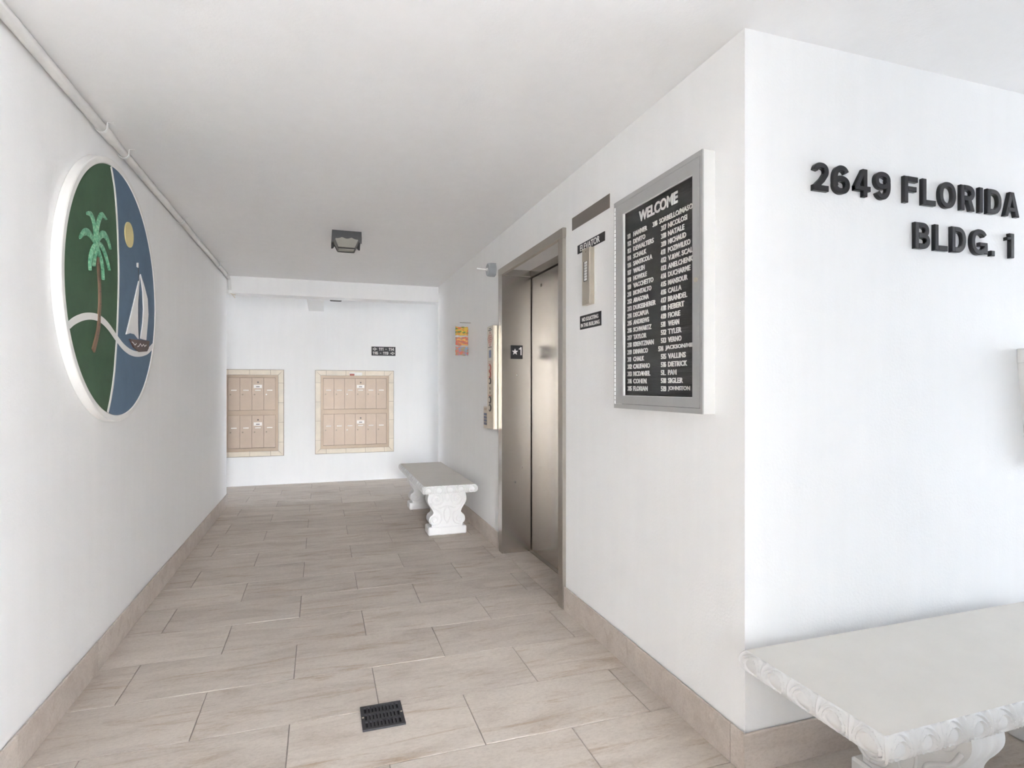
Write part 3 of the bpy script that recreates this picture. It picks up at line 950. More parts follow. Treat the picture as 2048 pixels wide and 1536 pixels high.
# raised ring with soft chamfer
prof = [(RO - 0.0005, 0.030), (RO - 0.0005, 0.033), (RO - 0.004, 0.036), (RI + 0.004, 0.036), (RI, 0.033), (RI, 0.030)]
vs_, fs_ = [], []
for i in range(NS):
    an = 2 * PI * i / NS
    for r, d in prof:
        vs_.append(fl_(CY + r * math.cos(an), CZ + r * math.sin(an), d))
kk = len(prof)
for i in range(NS):
    j = (i + 1) % NS
    for q in range(kk):
        fs_.append((i * kk + q, i * kk + (q + 1) % kk, j * kk + (q + 1) % kk, j * kk + q))
smooth_auto(G().add(vs_, fs_).build('ring', 'mural_white', t), 30)

def catmull(pts, n=8):
    out = []
    for i in range(len(pts) - 1):
        p0 = pts[max(i - 1, 0)]; p1 = pts[i]; p2 = pts[i + 1]; p3 = pts[min(i + 2, len(pts) - 1)]
        for k in range(n):
            u = k / n
            out.append(tuple(0.5 * (2 * p1[c] + (p2[c] - p0[c]) * u + (2 * p0[c] - 5 * p1[c] + 4 * p2[c] - p3[c]) * u * u + (3 * p1[c] - p0[c] - 3 * p2[c] + p3[c]) * u ** 3) for c in range(len(p1))))
    out.append(tuple(pts[-1]))
    return out
wave = catmull([(2.47, 1.505), (2.52, 1.537), (2.58, 1.566), (2.671, 1.593), (2.769, 1.606), (2.854, 1.603), (2.944, 1.580), (3.042, 1.538), (3.147, 1.499), (3.26, 1.478), (3.382, 1.477), (3.515, 1.495), (3.60, 1.522), (3.68, 1.555)], 6)
divd = catmull([(2.972, 2.352), (3.025, 2.25), (3.055, 2.12), (3.070, 2.00), (3.078, 1.874), (3.074, 1.744), (3.054, 1.55), (3.017, 1.36), (2.975, 1.25), (2.920, 1.155)], 6)
def strip(path, w0, w1=None):
    L, Rr = [], []
    k = len(path)
    for i, p in enumerate(path):
        a = path[max(i - 1, 0)]; b = path[min(i + 1, k - 1)]
        tx, ty = b[0] - a[0], b[1] - a[1]
        m = math.hypot(tx, ty) or 1
        w = w0 if w1 is None else w0 + (w1 - w0) * i / (k - 1)
        L.append((p[0] - ty / m * w / 2, p[1] + tx / m * w / 2))
        Rr.append((p[0] + ty / m * w / 2, p[1] - tx / m * w / 2))
    return L, Rr
def ribbon(g, path, w, fn, d0, d1, w1=None):
    L, Rr = strip(path, w, w1)
    k = len(path)
    vs = [fn(*p, d1) for p in L] + [fn(*p, d1) for p in Rr] + [fn(*p, d0) for p in L] + [fn(*p, d0) for p in Rr]
    fs = []
    for i in range(k - 1):
        fs += [(i, i + 1, k + i + 1, k + i), (2 * k + i, 3 * k + i, 3 * k + i + 1, 2 * k + i + 1), (i, 2 * k + i, 2 * k + i + 1, i + 1), (k + i, k + i + 1, 3 * k + i + 1, 3 * k + i)]
    fs += [(0, k, 3 * k, 2 * k), (k - 1, 3 * k - 1, 4 * k - 1, 2 * k - 1)]
    return g.add(vs, fs)
inside = lambda p: math.hypot(p[0] - CY, p[1] - CZ) <= RI + 0.006
wv = [p for p in wave if inside(p)]
dv = [p for p in divd if inside(p)]
ribbon(G(), wv, 0.030, fl_, 0.0295, 0.0352).build('wave_strip', 'mural_white', t)
ribbon(G(), dv, 0.017, fl_, 0.0295, 0.0348).build('divider_strip', 'mural_white', t)
# four coloured panels cut by the divider and the wave
def interp_z_of_wave(y):
    for p, q in zip(wave[:-1], wave[1:]):
        if p[0] <= y <= q[0]:
            return p[1] + (q[1] - p[1]) * (y - p[0]) / (q[0] - p[0])
    return wave[0][1] if y < wave[0][0] else wave[-1][1]
def interp_y_of_div(z):
    for p, q in zip(divd[:-1], divd[1:]):
        if q[1] <= z <= p[1]:
            return p[0] + (q[0] - p[0]) * (p[1] - z) / (p[1] - q[1])
    return divd[0][0] if z > divd[0][1] else divd[-1][0]
def cut(side_y, side_z):
    g = G(); RP = RI + 0.002; H = 150
    zs = [CZ - RP + 2 * RP * i / H for i in range(H + 1)]
    rows_ = []
    for z in zs:
        c = math.sqrt(max(0, RP * RP - (z - CZ) ** 2))
        ym = interp_y_of_div(z)
        y0, y1 = (CY - c, ym) if side_y < 0 else (ym, CY + c)
        rows_.append((z, y0, y1))
    # columns: sample along y for each row band, clipped by the wave
    K = 60
    vs, idx, fs = [], {}, []
    ya = min(r[1] for r in rows_); yb = max(r[2] for r in rows_)
    cols = [ya + (yb - ya) * k / K for k in range(K + 1)]
    def zrange(y):
        c = math.sqrt(max(0, RP * RP - (y - CY) ** 2))
        zlo, zhi = CZ - c, CZ + c
        zw = interp_z_of_wave(y)
        if side_z > 0: zlo = max(zlo, zw)
        else: zhi = min(zhi, zw)
        return zlo, zhi
    return zrange, ya, yb
def half_panel(side_y, side_z):
    """outline polygon: walk circle, wave and divider"""
    RP = RI + 0.002
    # junction of wave and divider
    best = min(((math.hypot(a[0] - b[0], a[1] - b[1]), i, j) for i, a in enumerate(wave) for j, b in enumerate(divd)))
    wi, dj = best[1], best[2]
    wpart = [p for p in (wave[:wi + 1] if side_y < 0 else wave[wi:]) if math.hypot(p[0] - CY, p[1] - CZ) < RP]
    dpart = [p for p in (divd[:dj + 1] if side_z > 0 else divd[dj:]) if math.hypot(p[0] - CY, p[1] - CZ) < RP]
    if side_y > 0: wpart = wpart[::-1]           # from rim to junction
    if side_z > 0: dpart = dpart[::-1]           # from junction to rim
    a1 = math.atan2(dpart[-1][1] - CZ, dpart[-1][0] - CY)
    a0 = math.atan2(wpart[0][1] - CZ, wpart[0][0] - CY)
    # arc from divider rim back to wave rim, on the proper side
    d_ = (a0 - a1) % (2 * PI)
    cw = d_
    if (side_y < 0) == (side_z > 0):
        sweep = cw
    else:
        sweep = cw - 2 * PI
    arc = [(CY + RP * math.cos(a1 + sweep * k / 60), CZ + RP * math.sin(a1 + sweep * k / 60)) for k in range(61)]
    return wpart + dpart + arc
for nm, sy, sz, m_ in (('green_panel', -1, 1, 'mural_green'), ('green_panel', -1, -1, 'mural_green'), ('blue_panel', 1, 1, 'mural_blue'), ('blue_panel', 1, -1, 'mural_blue')):
    G().prism(half_panel(sy, sz), fl_, 0.0295, 0.0325).build(nm, m_, t)
D0 = 0.0324
tr_ = catmull([(2.814, 1.875), (2.818, 1.829), (2.830, 1.761), (2.834, 1.715), (2.834, 1.669), (2.825, 1.612), (2.822, 1.574), (2.804, 1.526), (2.762, 1.456)], 5)
g = G(); ribbon(g, tr_, 0.018, fl_, D0, 0.0385, 0.028); tk = g.build('palm_trunk', 'trunk', t)
for i in (4, 9, 14, 20, 25, 30, 35):
    p = tr_[i]
    G().prism([(p[0] - 0.010, p[1] - 0.0015), (p[0] + 0.010, p[1] + 0.0005), (p[0] + 0.010, p[1] + 0.0030), (p[0] - 0.010, p[1] + 0.001)], fl_, 0.038, 0.0390).build('trunk_ring', 'hull', tk)
fronds = [[(2.787, 1.925), (2.783, 1.991), (2.766, 2.026), (2.735, 2.043), (2.695, 2.033)],
          [(2.798, 1.925), (2.810, 1.998), (2.830, 2.045), (2.866, 2.079), (2.913, 2.073)],
          [(2.785, 1.930), (2.736, 1.952), (2.693, 1.955), (2.656, 1.938), (2.624, 1.910)],
          [(2.800, 1.935), (2.852, 1.983), (2.895, 1.996), (2.935, 1.980), (2.961, 1.946)],
          [(2.800, 1.937), (2.852, 1.936), (2.895, 1.914), (2.926, 1.880), (2.947, 1.844)],
          [(2.798, 1.930), (2.828, 1.898), (2.852, 1.869), (2.867, 1.834), (2.871, 1.785)],
          [(2.790, 1.930), (2.759, 1.900), (2.736, 1.865), (2.725, 1.832), (2.724, 1.798)],
          [(2.795, 1.925), (2.787, 1.896), (2.779, 1.871), (2.770, 1.846), (2.763, 1.823)]]
for q, fpts in enumerate(fronds):
    pth = catmull(fpts, 6)
    k = len(pth)
    wid = [0.008 + (0.024 if q < 4 else 0.017) * math.sin(PI * min(1, (i / (k - 1)) ** 0.8 * 0.93 + 0.04)) * (1.0 if i < k - 1 else 0.1) for i in range(k)]
    L, Rr = strip(pth, 1.0)
    g = G(); vs_ = []
    for i, p in enumerate(pth):
        l = (p[0] + (L[i][0] - p[0]) * wid[i], p[1] + (L[i][1] - p[1]) * wid[i])
        r = (p[0] + (Rr[i][0] - p[0]) * wid[i], p[1] + (Rr[i][1] - p[1]) * wid[i])
        zz = 0.0005 * q
        vs_ += [fl_(*l, D0), fl_(*l, 0.0355 + zz), fl_(*p, 0.0400 + zz), fl_(*r, 0.0355 + zz), fl_(*r, D0)]
    fs_ = []
    for i in range(k - 1):
        for c in range(5):
            fs_.append((i * 5 + c, i * 5 + (c + 1) % 5, (i + 1) * 5 + (c + 1) % 5, (i + 1) * 5 + c))
    fs_ += [(0, 1, 2, 3, 4), tuple((k - 1) * 5 + c for c in (4, 3, 2, 1, 0))]
    G().add(vs_, fs_).build('palm_frond', 'frond', t)
SR = 0.064
sc_ = [(3.225 + SR * math.cos(2 * PI * i / 48), 2.084 + SR * math.sin(2 * PI * i / 48)) for i in range(48)]
G().prism(sc_, fl_, D0, 0.0375).build('sun_disc', 'sun_yellow', t)
s1 = [(3.402, 1.912), (3.29, 1.735), (3.178, 1.565), (3.241, 1.578), (3.315, 1.578), (3.372, 1.558), (3.360, 1.643), (3.360, 1.745), (3.379, 1.844)]
s2 = [(3.407, 1.917), (3.475, 1.861), (3.532, 1.80), (3.547, 1.713), (3.507, 1.563), (3.407, 1.563), (3.447, 1.653), (3.460, 1.731), (3.447, 1.827)]
G().prism(s1, fl_, D0, 0.0375).build('sail', 'mural_white', t)
G().prism(s2, fl_, D0, 0.0375).build('sail', 'mural_white', t)
g = G(); ribbon(g, [(3.378, 1.965), (3.389, 1.560)], 0.005, fl_, D0, 0.0365); g.build('mast', 'mast', t)
G().prism([(3.352, 1.945), (3.374, 1.945), (3.374, 1.972), (3.352, 1.967)], fl_, D0, 0.036).build('pennant', 'mural_white', t)
hl = G().prism([(3.222, 1.546), (3.551, 1.562), (3.538, 1.520), (3.507, 1.499), (3.375, 1.488), (3.287, 1.506)], fl_, 0.034, 0.0415).build('boat_hull', 'hull', t)
g = G(); ribbon(g, catmull([(3.245, 1.533), (3.270, 1.528), (3.295, 1.520), (3.318, 1.530)], 4), 0.005, fl_, 0.041, 0.0424)
ribbon(g, [(3.335, 1.514), (3.360, 1.519), (3.384, 1.534), (3.411, 1.521), (3.438, 1.534), (3.460, 1.524), (3.490, 1.534)], 0.005, fl_, 0.041, 0.0424)
g.build('squiggle', 'white_letter', hl)

# ------------------------------------------------------------------ conduit along the ceiling
t = thing('ceiling_conduit', 'painted conduit pipe with straps along mural wall and ceiling', 'conduit', (-0.957, 3.0, 2.487))
PX, PZ = -0.959, 2.484
g = G(); g.tube([(PX, -0.98, PZ), (PX, 2.94, PZ)], 0.0215, 16); smooth_auto(g.build('pipe', 'conduit', t), 60)
g = G(); g.tube([(PX, 2.90, PZ), (PX, 2.915, PZ), (PX, 3.02, PZ), (PX, 3.035, PZ)], [0.0222, 0.0245, 0.0245, 0.020], 16); smooth_auto(g.build('coupling', 'conduit', t), 30)
g = G(); g.tube([(PX, 3.0, PZ + 0.002), (PX, 6.40, PZ + 0.002)], 0.0195, 16); smooth_auto(g.build('pipe', 'conduit', t), 60)
g = G(); g.tube([(PX, 6.30, PZ + 0.002), (PX, 6.40, PZ), (PX, 6.435, PZ - 0.008), (PX + 0.003, 6.452, PZ - 0.03), (PX + 0.006, 6.455, 2.40), (PX + 0.010, 6.455, 2.335)], [0.0200, 0.0200, 0.0198, 0.0195, 0.0185, 0.0185], 14); smooth_auto(g.build('drop_elbow', 'conduit', t), 60)
g = G(); g.tube([(PX + 0.010, 6.455, 2.345), (PX + 0.012, 6.455, 2.312)], 0.0235, 14); g.build('end_fitting', 'conduit_white', t)
g = G()
for k, (dx, dz) in enumerate(((0.05, -0.028), (0.07, -0.010), (0.062, -0.045))):
    g.tube([(PX + 0.012, 6.455, 2.318), (PX + 0.035, 6.455 + 0.01 * k, 2.306), (PX + dx, 6.46 + 0.01 * k, 2.312 + dz)], 0.0045, 8)
g.build('loose_wire', 'mail_tile', t, label='tan frayed wire ends')
for y in (2.885, 3.18, 4.335, 5.80, 6.28):
    g = G()
    pth = []
    rr = 0.0245
    for a in range(150, 371, 20):
        an = math.radians(a)
        pth.append((PX + rr * math.cos(an), PZ + rr * math.sin(an)))
    pth += [(PX + 0.026, 2.5065), (PX + 0.052, 2.5075)]
    L, Rr = strip(pth, 0.003)
    poly = L + Rr[::-1]
    g.prism(poly, lambda a, b, d: (a, d, b), y - 0.007, y + 0.007)
    g.build('pipe_strap', 'conduit_white', t)

# ------------------------------------------------------------------ lantern
def lantern(cx, cy, label):
    t = thing('ceiling_lantern', label, 'ceiling light', (cx, cy, ZC), 'black ceiling lanterns')
    H = 0.111
    def sq(h, z): return [(cx - h, cy - h, z), (cx + h, cy - h, z), (cx + h, cy + h, z), (cx - h, cy + h, z)]
    zb = ZC - 0.046
    g = G(); g.add(sq(0.111, ZC) + sq(0.113, zb), [(0, 1, 2, 3), (7, 6, 5, 4), (0, 4, 5, 1), (1, 5, 6, 2), (2, 6, 7, 3), (3, 7, 4, 0)])
    g.build('canopy', 'lamp_metal', t)
    # scalloped aprons on the four sides
    for s in range(4):
        ca, sa = math.cos(s * PI / 2), math.sin(s * PI / 2)
        fn = lambda a, b, d: (cx + ca * a - sa * (-0.1135 + d), cy + sa * a + ca * (-0.1135 + d), b)
        top = zb + 0.002
        pts = [(-0.112, top), (0.112, top)]
        prof_ = []
        for i in range(25):
            a = 0.112 - 0.224 * i / 24
            q = abs(a) / 0.112
            if q > 0.90: dz = 0.046
            elif q > 0.78: dz = 0.030 + 0.016 * (q - 0.78) / 0.12
            elif q > 0.62: dz = 0.017
            else: dz = 0.004 + 0.012 * abs(math.cos(q / 0.62 * PI)) 
            prof_.append((a, zb - dz))
        g = G(); g.prism(pts + prof_, fn, 0.0, 0.003); g.build('scalloped_apron', 'lamp_metal', t)
    # tapered cage
    ht, hb, zt2, zb2 = 0.098, 0.064, zb, ZC - 0.122
    g = G()
    for sx in (-1, 1):
        for sy in (-1, 1):
            g.tube([(cx + sx * ht, cy + sy * ht, zt2), (cx + sx * hb, cy + sy * hb, zb2)], 0.0055, 4)
    g.build('corner_bars', 'lamp_metal', t)
    g = G()
    b = [(cx - hb, cy - hb, zb2), (cx + hb, cy - hb, zb2), (cx + hb, cy + hb, zb2), (cx - hb, cy + hb, zb2)]
    for i in range(4):
        p, q = Vector(b[i]), Vector(b[(i + 1) % 4])
        g.tube([p, q], 0.0062, 4)
    g.build('bottom_frame', 'lamp_metal', t)
    for s in range(4):
        ca, sa = math.cos(s * PI / 2), math.sin(s * PI / 2)
        def P(a, h, z): return (cx + ca * a + sa * h, cy + sa * a - ca * h, z)
        g = G(); g.add([P(-ht, ht, zt2), P(ht, ht, zt2), P(hb, hb, zb2), P(-hb, hb, zb2), P(-ht, ht - 0.003, zt2), P(ht, ht - 0.003, zt2), P(hb, hb - 0.003, zb2), P(-hb, hb - 0.003, zb2)],
                       [(0, 1, 2, 3), (7, 6, 5, 4), (0, 4, 5, 1), (1, 5, 6, 2), (2, 6, 7, 3), (3, 7, 4, 0)])
        g.build('glass_pane', 'lamp_glass', t)
    G().box(cx - hb, cx + hb, cy - hb, cy + hb, zb2 - 0.001, zb2 + 0.002).build('bottom_pane', 'lamp_glass', t)
    g = G(); g.tube([(cx, cy, zb), (cx, cy, zb - 0.02), (cx, cy, zb - 0.03), (cx, cy, zb - 0.05), (cx, cy, zb - 0.062)], [0.013, 0.013, 0.024, 0.026, 0.008], 14)
    smooth_auto(g.build('bulb', 'white_plastic', t), 60)
    g = G(); g.box(cx - 0.09, cx + 0.09, cy - 0.09, cy + 0.09, zb - 0.003, zb - 0.0005); g.build('reflector', 'white_plastic', t)
    return t
lantern(0.192, 4.462, 'black square lantern on the corridor ceiling')
lantern(0.18, 7.10, 'black lantern peeking below the beam at corridor end')

# ------------------------------------------------------------------ mailboxes
ff = on_front(YF)
def mailbank(x0, x1, z0, z1, ncol, label, joints_h, joints_v, white_locks, ctr):
    t = thing('mailbox_bank', label, 'mailboxes', ((x0 + x1) / 2, YF, z0), 'wall mailbox banks')
    # surround bed + tiles
    W = 0.066
    ring(G(), ff, (x0 - 0.004, x1 + 0.004, z0 - 0.004, z1 + 0.004), (x0 + W, x1 - W, z0 + W, z1 - W), 0.0, 0.004).build('grout_bed', 'mail_grout', t)
    G_ = 0.0035
    xs = [x0 + W] + joints_h + [x1 - W]
    def tl(pts):
        c = [sum(p[0] for p in pts) / len(pts), sum(p[1] for p in pts) / len(pts)]
        P = []
        for a, b in pts:
            P.append((a + (G_ / 2 if a < c[0] else -G_ / 2), b + (G_ / 2 if b < c[1] else -G_ / 2)))
        G().prism(P, ff, 0.002, 0.011).build('surround_tile', 'mail_tile', t)
    hx = [x0] + joints_h + [x1]
    for zz0, zz1, up in ((z1 - W, z1, True), (z0, z0 + W, False)):
        for a, b in zip(hx[:-1], hx[1:]):
            pts = [(a, zz0), (b, zz0), (b, zz1), (a, zz1)]
            if a == x0: pts = [(a + W, zz0), (b, zz0), (b, zz1), (a, zz1)] if up else [(a, zz0), (b, zz0), (b, zz1), (a + W, zz1)]
            if b == x1: pts = [(a, zz0), (b - W, zz0), (b, zz1), (a, zz1)] if up else [(a, zz0), (b, zz0), (b - W, zz1), (a, zz1)]
            tl(pts)
    vz = [z0] + joints_v + [z1]
    for xx0, xx1, lf in ((x0, x0 + W, True), (x1 - W, x1, False)):
        for a, b in zip(vz[:-1], vz[1:]):
            pts = [(xx0, a), (xx1, a), (xx1, b), (xx0, b)]
            if a == z0: pts = [(xx0, a), (xx1, a + W), (xx1, b), (xx0, b)] if lf else [(xx0, a + W), (xx1, a), (xx1, b), (xx0, b)]
            if b == z1: pts = [(xx0, a), (xx1, a), (xx1, b - W), (xx0, b)] if lf else [(xx0, a), (xx1, a), (xx1, b), (xx0, b - W)]
            tl(pts)
    # metal frame: outer ring and middle rail
    fx0, fx1, fz0, fz1 = x0 + W + 0.002, x1 - W - 0.002, z0 + W + 0.002, z1 - W - 0.002
    ix0, ix1 = fx0 + 0.032, fx1 - 0.032
    iz0, iz1 = fz0 + 0.040, fz1 - 0.034
    zm0, zm1 = ctr - 0.031, ctr + 0.031
    ring(G(), ff, (fx0, fx1, fz0, fz1), (ix0, ix1, iz0, iz1), 0.0, 0.019).build('frame', 'mail_frame', t)
    g = G(); g.prism(rect(ix0 - 0.010, ix1 + 0.010, zm0, zm1), ff, 0.0, 0.022); g.build('middle_rail', 'mail_frame', t)
    G().prism(rect(ix0, ix1, iz0, iz1), ff, 0.0, 0.003).build('cavity', 'mail_grout', t)
    for row, (a, b) in enumerate(((zm1 + 0.003, iz1 - 0.004), (iz0 + 0.004, zm0 - 0.003))):
        w = (ix1 - ix0) / ncol
        for c in range(ncol):
            xa, xb = ix0 + c * w + 0.0016, ix0 + (c + 1) * w - 0.0016
            g = G()
            g.box(xa, xb, YF - 0.013 - random.uniform(0, 0.0008), YF - 0.004, a, b, 0.0015)
            d = g.build('mailbox_door', 'mail_door', t)
            zz = b - (b - a) * 0.385
            fdoor = on_front(YF - 0.0136)
            nt = 0.0118 if ncol == 6 else 0.011
            G().prism(rect((xa + xb) / 2 - 0.034, (xa + xb) / 2 + 0.034, zz - 0.0065, zz + 0.0065), fdoor, -0.0005, 0.0016).build('name_strip', 'paper', d)
            lx, lz = xa + 0.030, zz - 0.056
            g = G(); g.cyl((lx, YF - 0.013, lz), (lx, YF - 0.0185, lz), 0.010, 14)
            g.build('lock', 'white_plastic' if (row, c) in white_locks else 'lock', d)
            if c == (3 if ncol == 6 else 2):
                G().prism(rect((xa + xb) / 2 - 0.051, (xa + xb) / 2 + 0.051, zz + 0.027, zz + 0.072), fdoor, -0.0005, 0.0016).build('instruction_card', 'paper', d)
                G().prism(rect((xa + xb) / 2 - 0.022, (xa + xb) / 2 + 0.022, zz + 0.041, zz + 0.051), fdoor, 0.0015, 0.0021).build('card_print', 'print', d)
                g = G(); g.cyl((xa + w / 2, YF - 0.013, zz + 0.104), (xa + w / 2, YF - 0.017, zz + 0.104), 0.0105, 14); g.build('master_lock', 'print', d)
    return t
mailbank(-0.072, 0.977, 0.388, 1.517, 6, 'bank of twelve tan mailboxes, the wider one right of centre', [0.068, 0.328, 0.587, 0.848], [0.570, 0.831, 1.092, 1.351], {(0, 2), (1, 2)}, 0.958)
mailbank(-1.252, -0.475, 0.384, 1.520, 4, 'bank of eight tan mailboxes partly hidden by mural wall', [-1.15, -0.892, -0.635], [0.562, 0.823, 1.086, 1.346], {(0, 3)}, 0.957)
# red and white sticker over the wider bank
t = thing('notice_sticker', 'small white and red sticker on tile above wider mailboxes', 'sticker', (0.46, YF - 0.0112, 1.44))
G().prism(rect(0.375, 0.545, 1.446, 1.494), on_front(YF - 0.0110), 0.0, 0.0015).build('paper', 'paper', t)
G().prism(rect(0.378, 0.440, 1.449, 1.476), on_front(YF - 0.0110), 0.0012, 0.0022).build('red_block', 'red', t)
# direction sign
t = thing('direction_sign', 'black sign with arrows and apartment numbers 111-114 and 116-119', 'sign', (0.838, YF, 1.731))
G().prism(rect(0.672, 1.004, 1.731, 1.857), ff, 0.0, 0.004).build('plate', 'black_sign', t)
g = G()
digits(g, '111 - 114', ff, 0.770, 0.988, 1.803, 1.843, 0.004, 0.0055, 0.0072)
digits(g, '116 - 119', ff, 0.687, 0.906, 1.747, 1.787, 0.004, 0.0055, 0.0072)
g.build('lettering', 'white_letter', t)
def arrow(g, tipx, cz, s):
    # outlined arrow: shaft and hollow head
    g.prism(rect(*sorted((tipx + s * 0.030, tipx + s * 0.058)), cz - 0.005, cz + 0.005), ff, 0.004, 0.0055)
    A = (tipx, cz); B = (tipx + s * 0.032, cz + 0.019); C_ = (tipx + s * 0.032, cz - 0.019)
    for p, q in ((A, B), (B, C_), (C_, A)):
        ribbon(g, [p, q], 0.006, ff, 0.004, 0.0055)
g = G(); arrow(g, 0.690, 1.823, 1); g.build('left_arrow', 'white_letter', t)
g = G(); arrow(g, 0.990, 1.767, -1); g.build('right_arrow', 'white_letter', t)

# ------------------------------------------------------------------ drain grate
t = thing('floor_drain', 'black rectangular slotted drain grate set in the tiles', 'drain', (0.231, 2.163, 0.0))
gx0, gx1, gy0, gy1 = 0.150, 0.312, 2.085, 2.241
G().box(gx0 + 0.004, gx1 - 0.004, gy0 + 0.004, gy1 - 0.004, 0.0008, 0.0016).build('pit_shade_sheet', 'pit_shade', t)  # thin black sheet over the tiles, painted shade instead of a hole
zt_, zb_ = 0.0085, 0.0012
ring(G(), lambda a, b, d: (a, b, d), (gx0, gx1, gy0, gy1), (gx0 + 0.013, gx1 - 0.013, gy0 + 0.012, gy1 - 0.012), zb_, zt_).build('frame', 'black_iron', t)
ncs, nrs = 10, 3
ix0, ix1, iy0, iy1 = gx0 + 0.013, gx1 - 0.013, gy0 + 0.012, gy1 - 0.012
rw = 0.009
cellh = ((iy1 - iy0) - (nrs - 1) * rw) / nrs
for r in range(1, nrs):
    y = iy0 + r * cellh + (r - 1) * rw
    G().box(ix0, ix1, y, y + rw, zb_, zt_).build('cross_rail', 'black_iron', t)
pit = (ix1 - ix0) / ncs
for c in range(1, ncs):
    x = ix0 + c * pit
    G().box(x - 0.0036, x + 0.0036, iy0, iy1, zb_, zt_ - 0.0006).build('bar', 'black_iron', t)
for x in (gx0 + 0.0065, gx1 - 0.0065):
    g = G(); g.cyl((x, 2.163, zt_ - 0.001), (x, 2.163, zt_ + 0.0015), 0.0042, 12); g.build('screw', 'steel_box', t)

# ------------------------------------------------------------------ concrete benches
def bench_meshes(L=1.475, W=0.475, TH=0.068, ZT=0.45):
    """slab with egg-and-dart edge, in local coords: long axis x from 0 to L, y centred"""
    g = G()
    ins = 0.012
    def relief(s, tt, per):
        u = (s / per) % 1.0 - 0.5
        v = tt - 0.5
        bul = 0.016 * (1 - abs(2 * v) ** 2.6)
        d = math.hypot(u / 0.30, (v + 0.07) / 0.40)
        h = 0.0
        if d < 0.82:
            h = -0.0065 + 0.0060 * (1 - (d / 0.82) ** 2)
        elif d < 1.56:
            h = -0.0015 + 0.0050 * math.cos(2 * PI * (d - 1.005) / 0.37)
        else:
            h = -0.0065
        if abs(u) > 0.45:
            h = max(h, 0.004 * (abs(u) - 0.45) / 0.05)
        edge = min(1.0, (0.5 - abs(v)) / 0.07)
        return bul + h * edge
    hw = W / 2
    sides = [((ins, -hw + ins), (L - ins, -hw + ins), (0, -1)), ((L - ins, -hw + ins), (L - ins, hw - ins), (1, 0)),
             ((L - ins, hw - ins), (ins, hw - ins), (0, 1)), ((ins, hw - ins), (ins, -hw + ins), (-1, 0))]
    NV = 34
    for (a, b, nrm) in sides:
        ln = math.hypot(b[0] - a[0], b[1] - a[1])
        cnt = max(1, round(ln / 0.090))
        per = ln / cnt
        NU = cnt * 48
        vs, fs = [], []
        for i in range(NU + 1):
            q = i / NU
            # mitre: push corners outwards along the diagonal
            for j in range(NV + 1):
                tt = j / NV
                hgt = relief(q * ln + 1e-6, tt, per) if 0 < i < NU else 0.016 * (1 - abs(2 * tt - 1) ** 2.6)
                ext = 0.016 * (1 - abs(2 * tt - 1) ** 2.6)
                tx, ty = (b[0] - a[0]) / ln, (b[1] - a[1]) / ln
                al = -ext + (ln + 2 * ext) * q
                vs.append((a[0] + tx * al + nrm[0] * hgt, a[1] + ty * al + nrm[1] * hgt, ZT - TH + TH * tt))
        for i in range(NU):
            for j in range(NV):
                p = i * (NV + 1) + j
                fs.append((p, p + NV + 1, p + NV + 2, p + 1))
        g.add(vs, fs)
    top = G()
    top.add([(ins, -hw + ins, ZT), (L - ins, -hw + ins, ZT), (L - ins, hw - ins, ZT), (ins, hw - ins, ZT)], [(0, 1, 2, 3)])
    g.add([(ins, -hw + ins, ZT - TH), (L - ins, -hw + ins, ZT - TH), (L - ins, hw - ins, ZT - TH), (ins, hw - ins, ZT - TH)], [(3, 2, 1, 0)])
    # slab = edge (material 0) + top (material 1)
    vs = g.v + top.v
    k = len(g.v)
    fs = g.f + [tuple(i + k for i in f) for f in top.f]
    me = bpy.data.meshes.new('seat_slab')
    me.from_pydata(vs, [], fs)
    bm = bmesh.new(); bm.from_mesh(me)
    bmesh.ops.remove_doubles(bm, verts=bm.verts, dist=0.00005)
    bmesh.ops.recalc_face_normals(bm, faces=bm.faces)
    bm.to_mesh(me); bm.free()
    me.materials.append(M['bench']); me.materials.append(M['bench_top'])
    for p in me.polygons:
        top_ = p.normal.z > 0.95 and p.area > 0.05
        p.material_index = 1 if top_ else 0
        p.use_smooth = not top_
    me.set_sharp_from_angle(angle=math.radians(80))
    # leg: local x = thickness direction (0..TK), y = width, z up
    TK = 0.135
    half = catmull([(0.160, 0.383), (0.168, 0.352), (0.176, 0.320), (0.174, 0.292), (0.160, 0.262), (0.140, 0.232), (0.127, 0.205), (0.126, 0.190), (0.136, 0.176), (0.152, 0.165), (0.162, 0.145), (0.163, 0.122), (0.155, 0.103), (0.140, 0.092), (0.138, 0.080), (0.138, 0.066)], 4)
    outline = [(y, z) for y, z in half] + [(-y, z) for y, z in half[::-1]]
    k = len(outline)
    NT = 13
    vs, fs = [], []
    for i in range(NT):
        q = i / (NT - 1)
        rib = 0.0035 * abs(math.sin(q * PI * 3)) - 0.002
        for (y, z) in outline:
            sgn = 1 if y > 0 else -1
            mid = 1.0 if 0.09 < z < 0.375 else 0.0
            vs.append((q * TK, y + sgn * rib * mid, z))
    for i in range(NT - 1):
        for j in range(k):
            j2 = (j + 1) % k
            fs.append((i * k + j, i * k + j2, (i + 1) * k + j2, (i + 1) * k + j))
    fs += [tuple(range(k)), tuple((NT - 1) * k + j for j in range(k - 1, -1, -1))]
    legm = mesh_from('leg', vs, fs)
    legm.materials.append(M['bench'])
    for p in legm.polygons:
        p.use_smooth = len(p.vertices) == 4
    legm.set_sharp_from_angle(angle=math.radians(55))
    # scroll carving on both broad faces
    carves = []
    def spiral(cy, cz, r0, r1, a0, turns, x, sgn, nn=40):
        out = []
        for i in range(nn + 1):
            q = i / nn
            an = a0 + sgn * turns * 2 * PI * q
            r = r0 + (r1 - r0) * q
            out.append((x, cy + r * math.cos(an), cz + r * math.sin(an)))
        return out
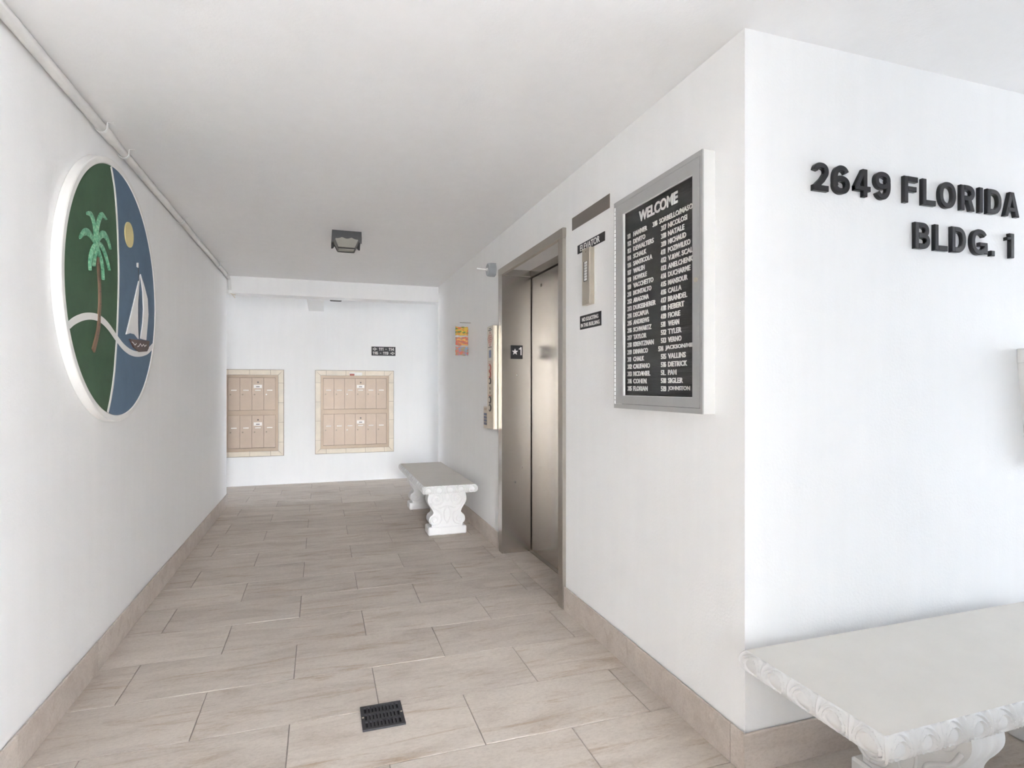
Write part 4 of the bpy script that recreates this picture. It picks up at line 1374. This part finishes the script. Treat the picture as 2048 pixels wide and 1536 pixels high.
    for x in (0.0015, TK - 0.0015):
        g = G()
        for s in (-1, 1):
            g.tube(spiral(s * 0.092, 0.312, 0.062, 0.010, PI / 2, 1.9, x, s), [0.009 - 0.004 * i / 40 for i in range(41)], 7)
            g.tube([(x - 0.0, s * 0.092 + 0.0, 0.312), (x + (0.006 if x > 0.05 else -0.006), s * 0.092, 0.312)], [0.013, 0.006], 10)
            g.tube(spiral(s * 0.112, 0.132, 0.042, 0.008, -PI / 2, 1.6, x, s), [0.008 - 0.003 * i / 40 for i in range(41)], 7)
            st = catmull([(s * 0.112, 0.09), (s * 0.07, 0.105), (s * 0.052, 0.15), (s * 0.060, 0.19), (s * 0.095, 0.215), (s * 0.125, 0.235), (s * 0.150, 0.28)], 5)
            g.tube([(x, a, b) for a, b in st], 0.0075, 7)
            st = catmull([(0.0, 0.245), (s * 0.022, 0.215), (s * 0.030, 0.18), (s * 0.022, 0.14), (0.0, 0.10)], 5)
            g.tube([(x, a, b) for a, b in st], 0.0065, 7)
            st = catmull([(0.0, 0.29), (s * 0.018, 0.315), (s * 0.020, 0.345), (0.0, 0.368)], 5)
            g.tube([(x, a, b) for a, b in st], 0.006, 7)
            st = catmull([(s * 0.002, 0.25), (s * 0.030, 0.245), (s * 0.060, 0.235), (s * 0.078, 0.240)], 5)
            g.tube([(x, a, b) for a, b in st], 0.006, 7)
        carve = mesh_from('scroll_carving', g.v, g.f, smooth=True)
        carve.materials.append(M['bench'])
        carves.append(carve)
    g = G(); g.box(-0.016, TK + 0.016, -0.1715, 0.1715, 0.0, 0.072, 0.009)
    pl = mesh_from('plinth', g.v, g.f)
    pl.materials.append(M['bench'])
    return me, legm, carves, pl
SLAB, LEG, CARVE, PLINTH = bench_meshes()
def bench(loc, rotz, legs, label):
    t = thing('concrete_bench', label, 'bench', loc, 'white cast concrete benches')
    t.rotation_euler = (0, 0, rotz)
    def ch(nm, me, parent, x=0.0):
        o = bpy.data.objects.new(nm, me); COL.objects.link(o); o.parent = parent; o.location = (x, 0, 0)
        return o
    ch('seat_slab', SLAB, t)
    for x in legs:
        l = ch('leg', LEG, t, x)
        ch('scroll_carving', CARVE[0], l); ch('scroll_carving', CARVE[1], l); ch('plinth', PLINTH, l)
    return t
# far bench: long axis along +Y
bench((1.062, 4.540, 0.0), PI / 2, (0.125, 1.170), 'white concrete bench with scroll legs below far wall by elevator')
# near bench: long axis along +X
bench((1.300, 1.203, 0.0), 0.0, (0.40, 1.165), 'large white concrete bench in front, beneath the address letters')
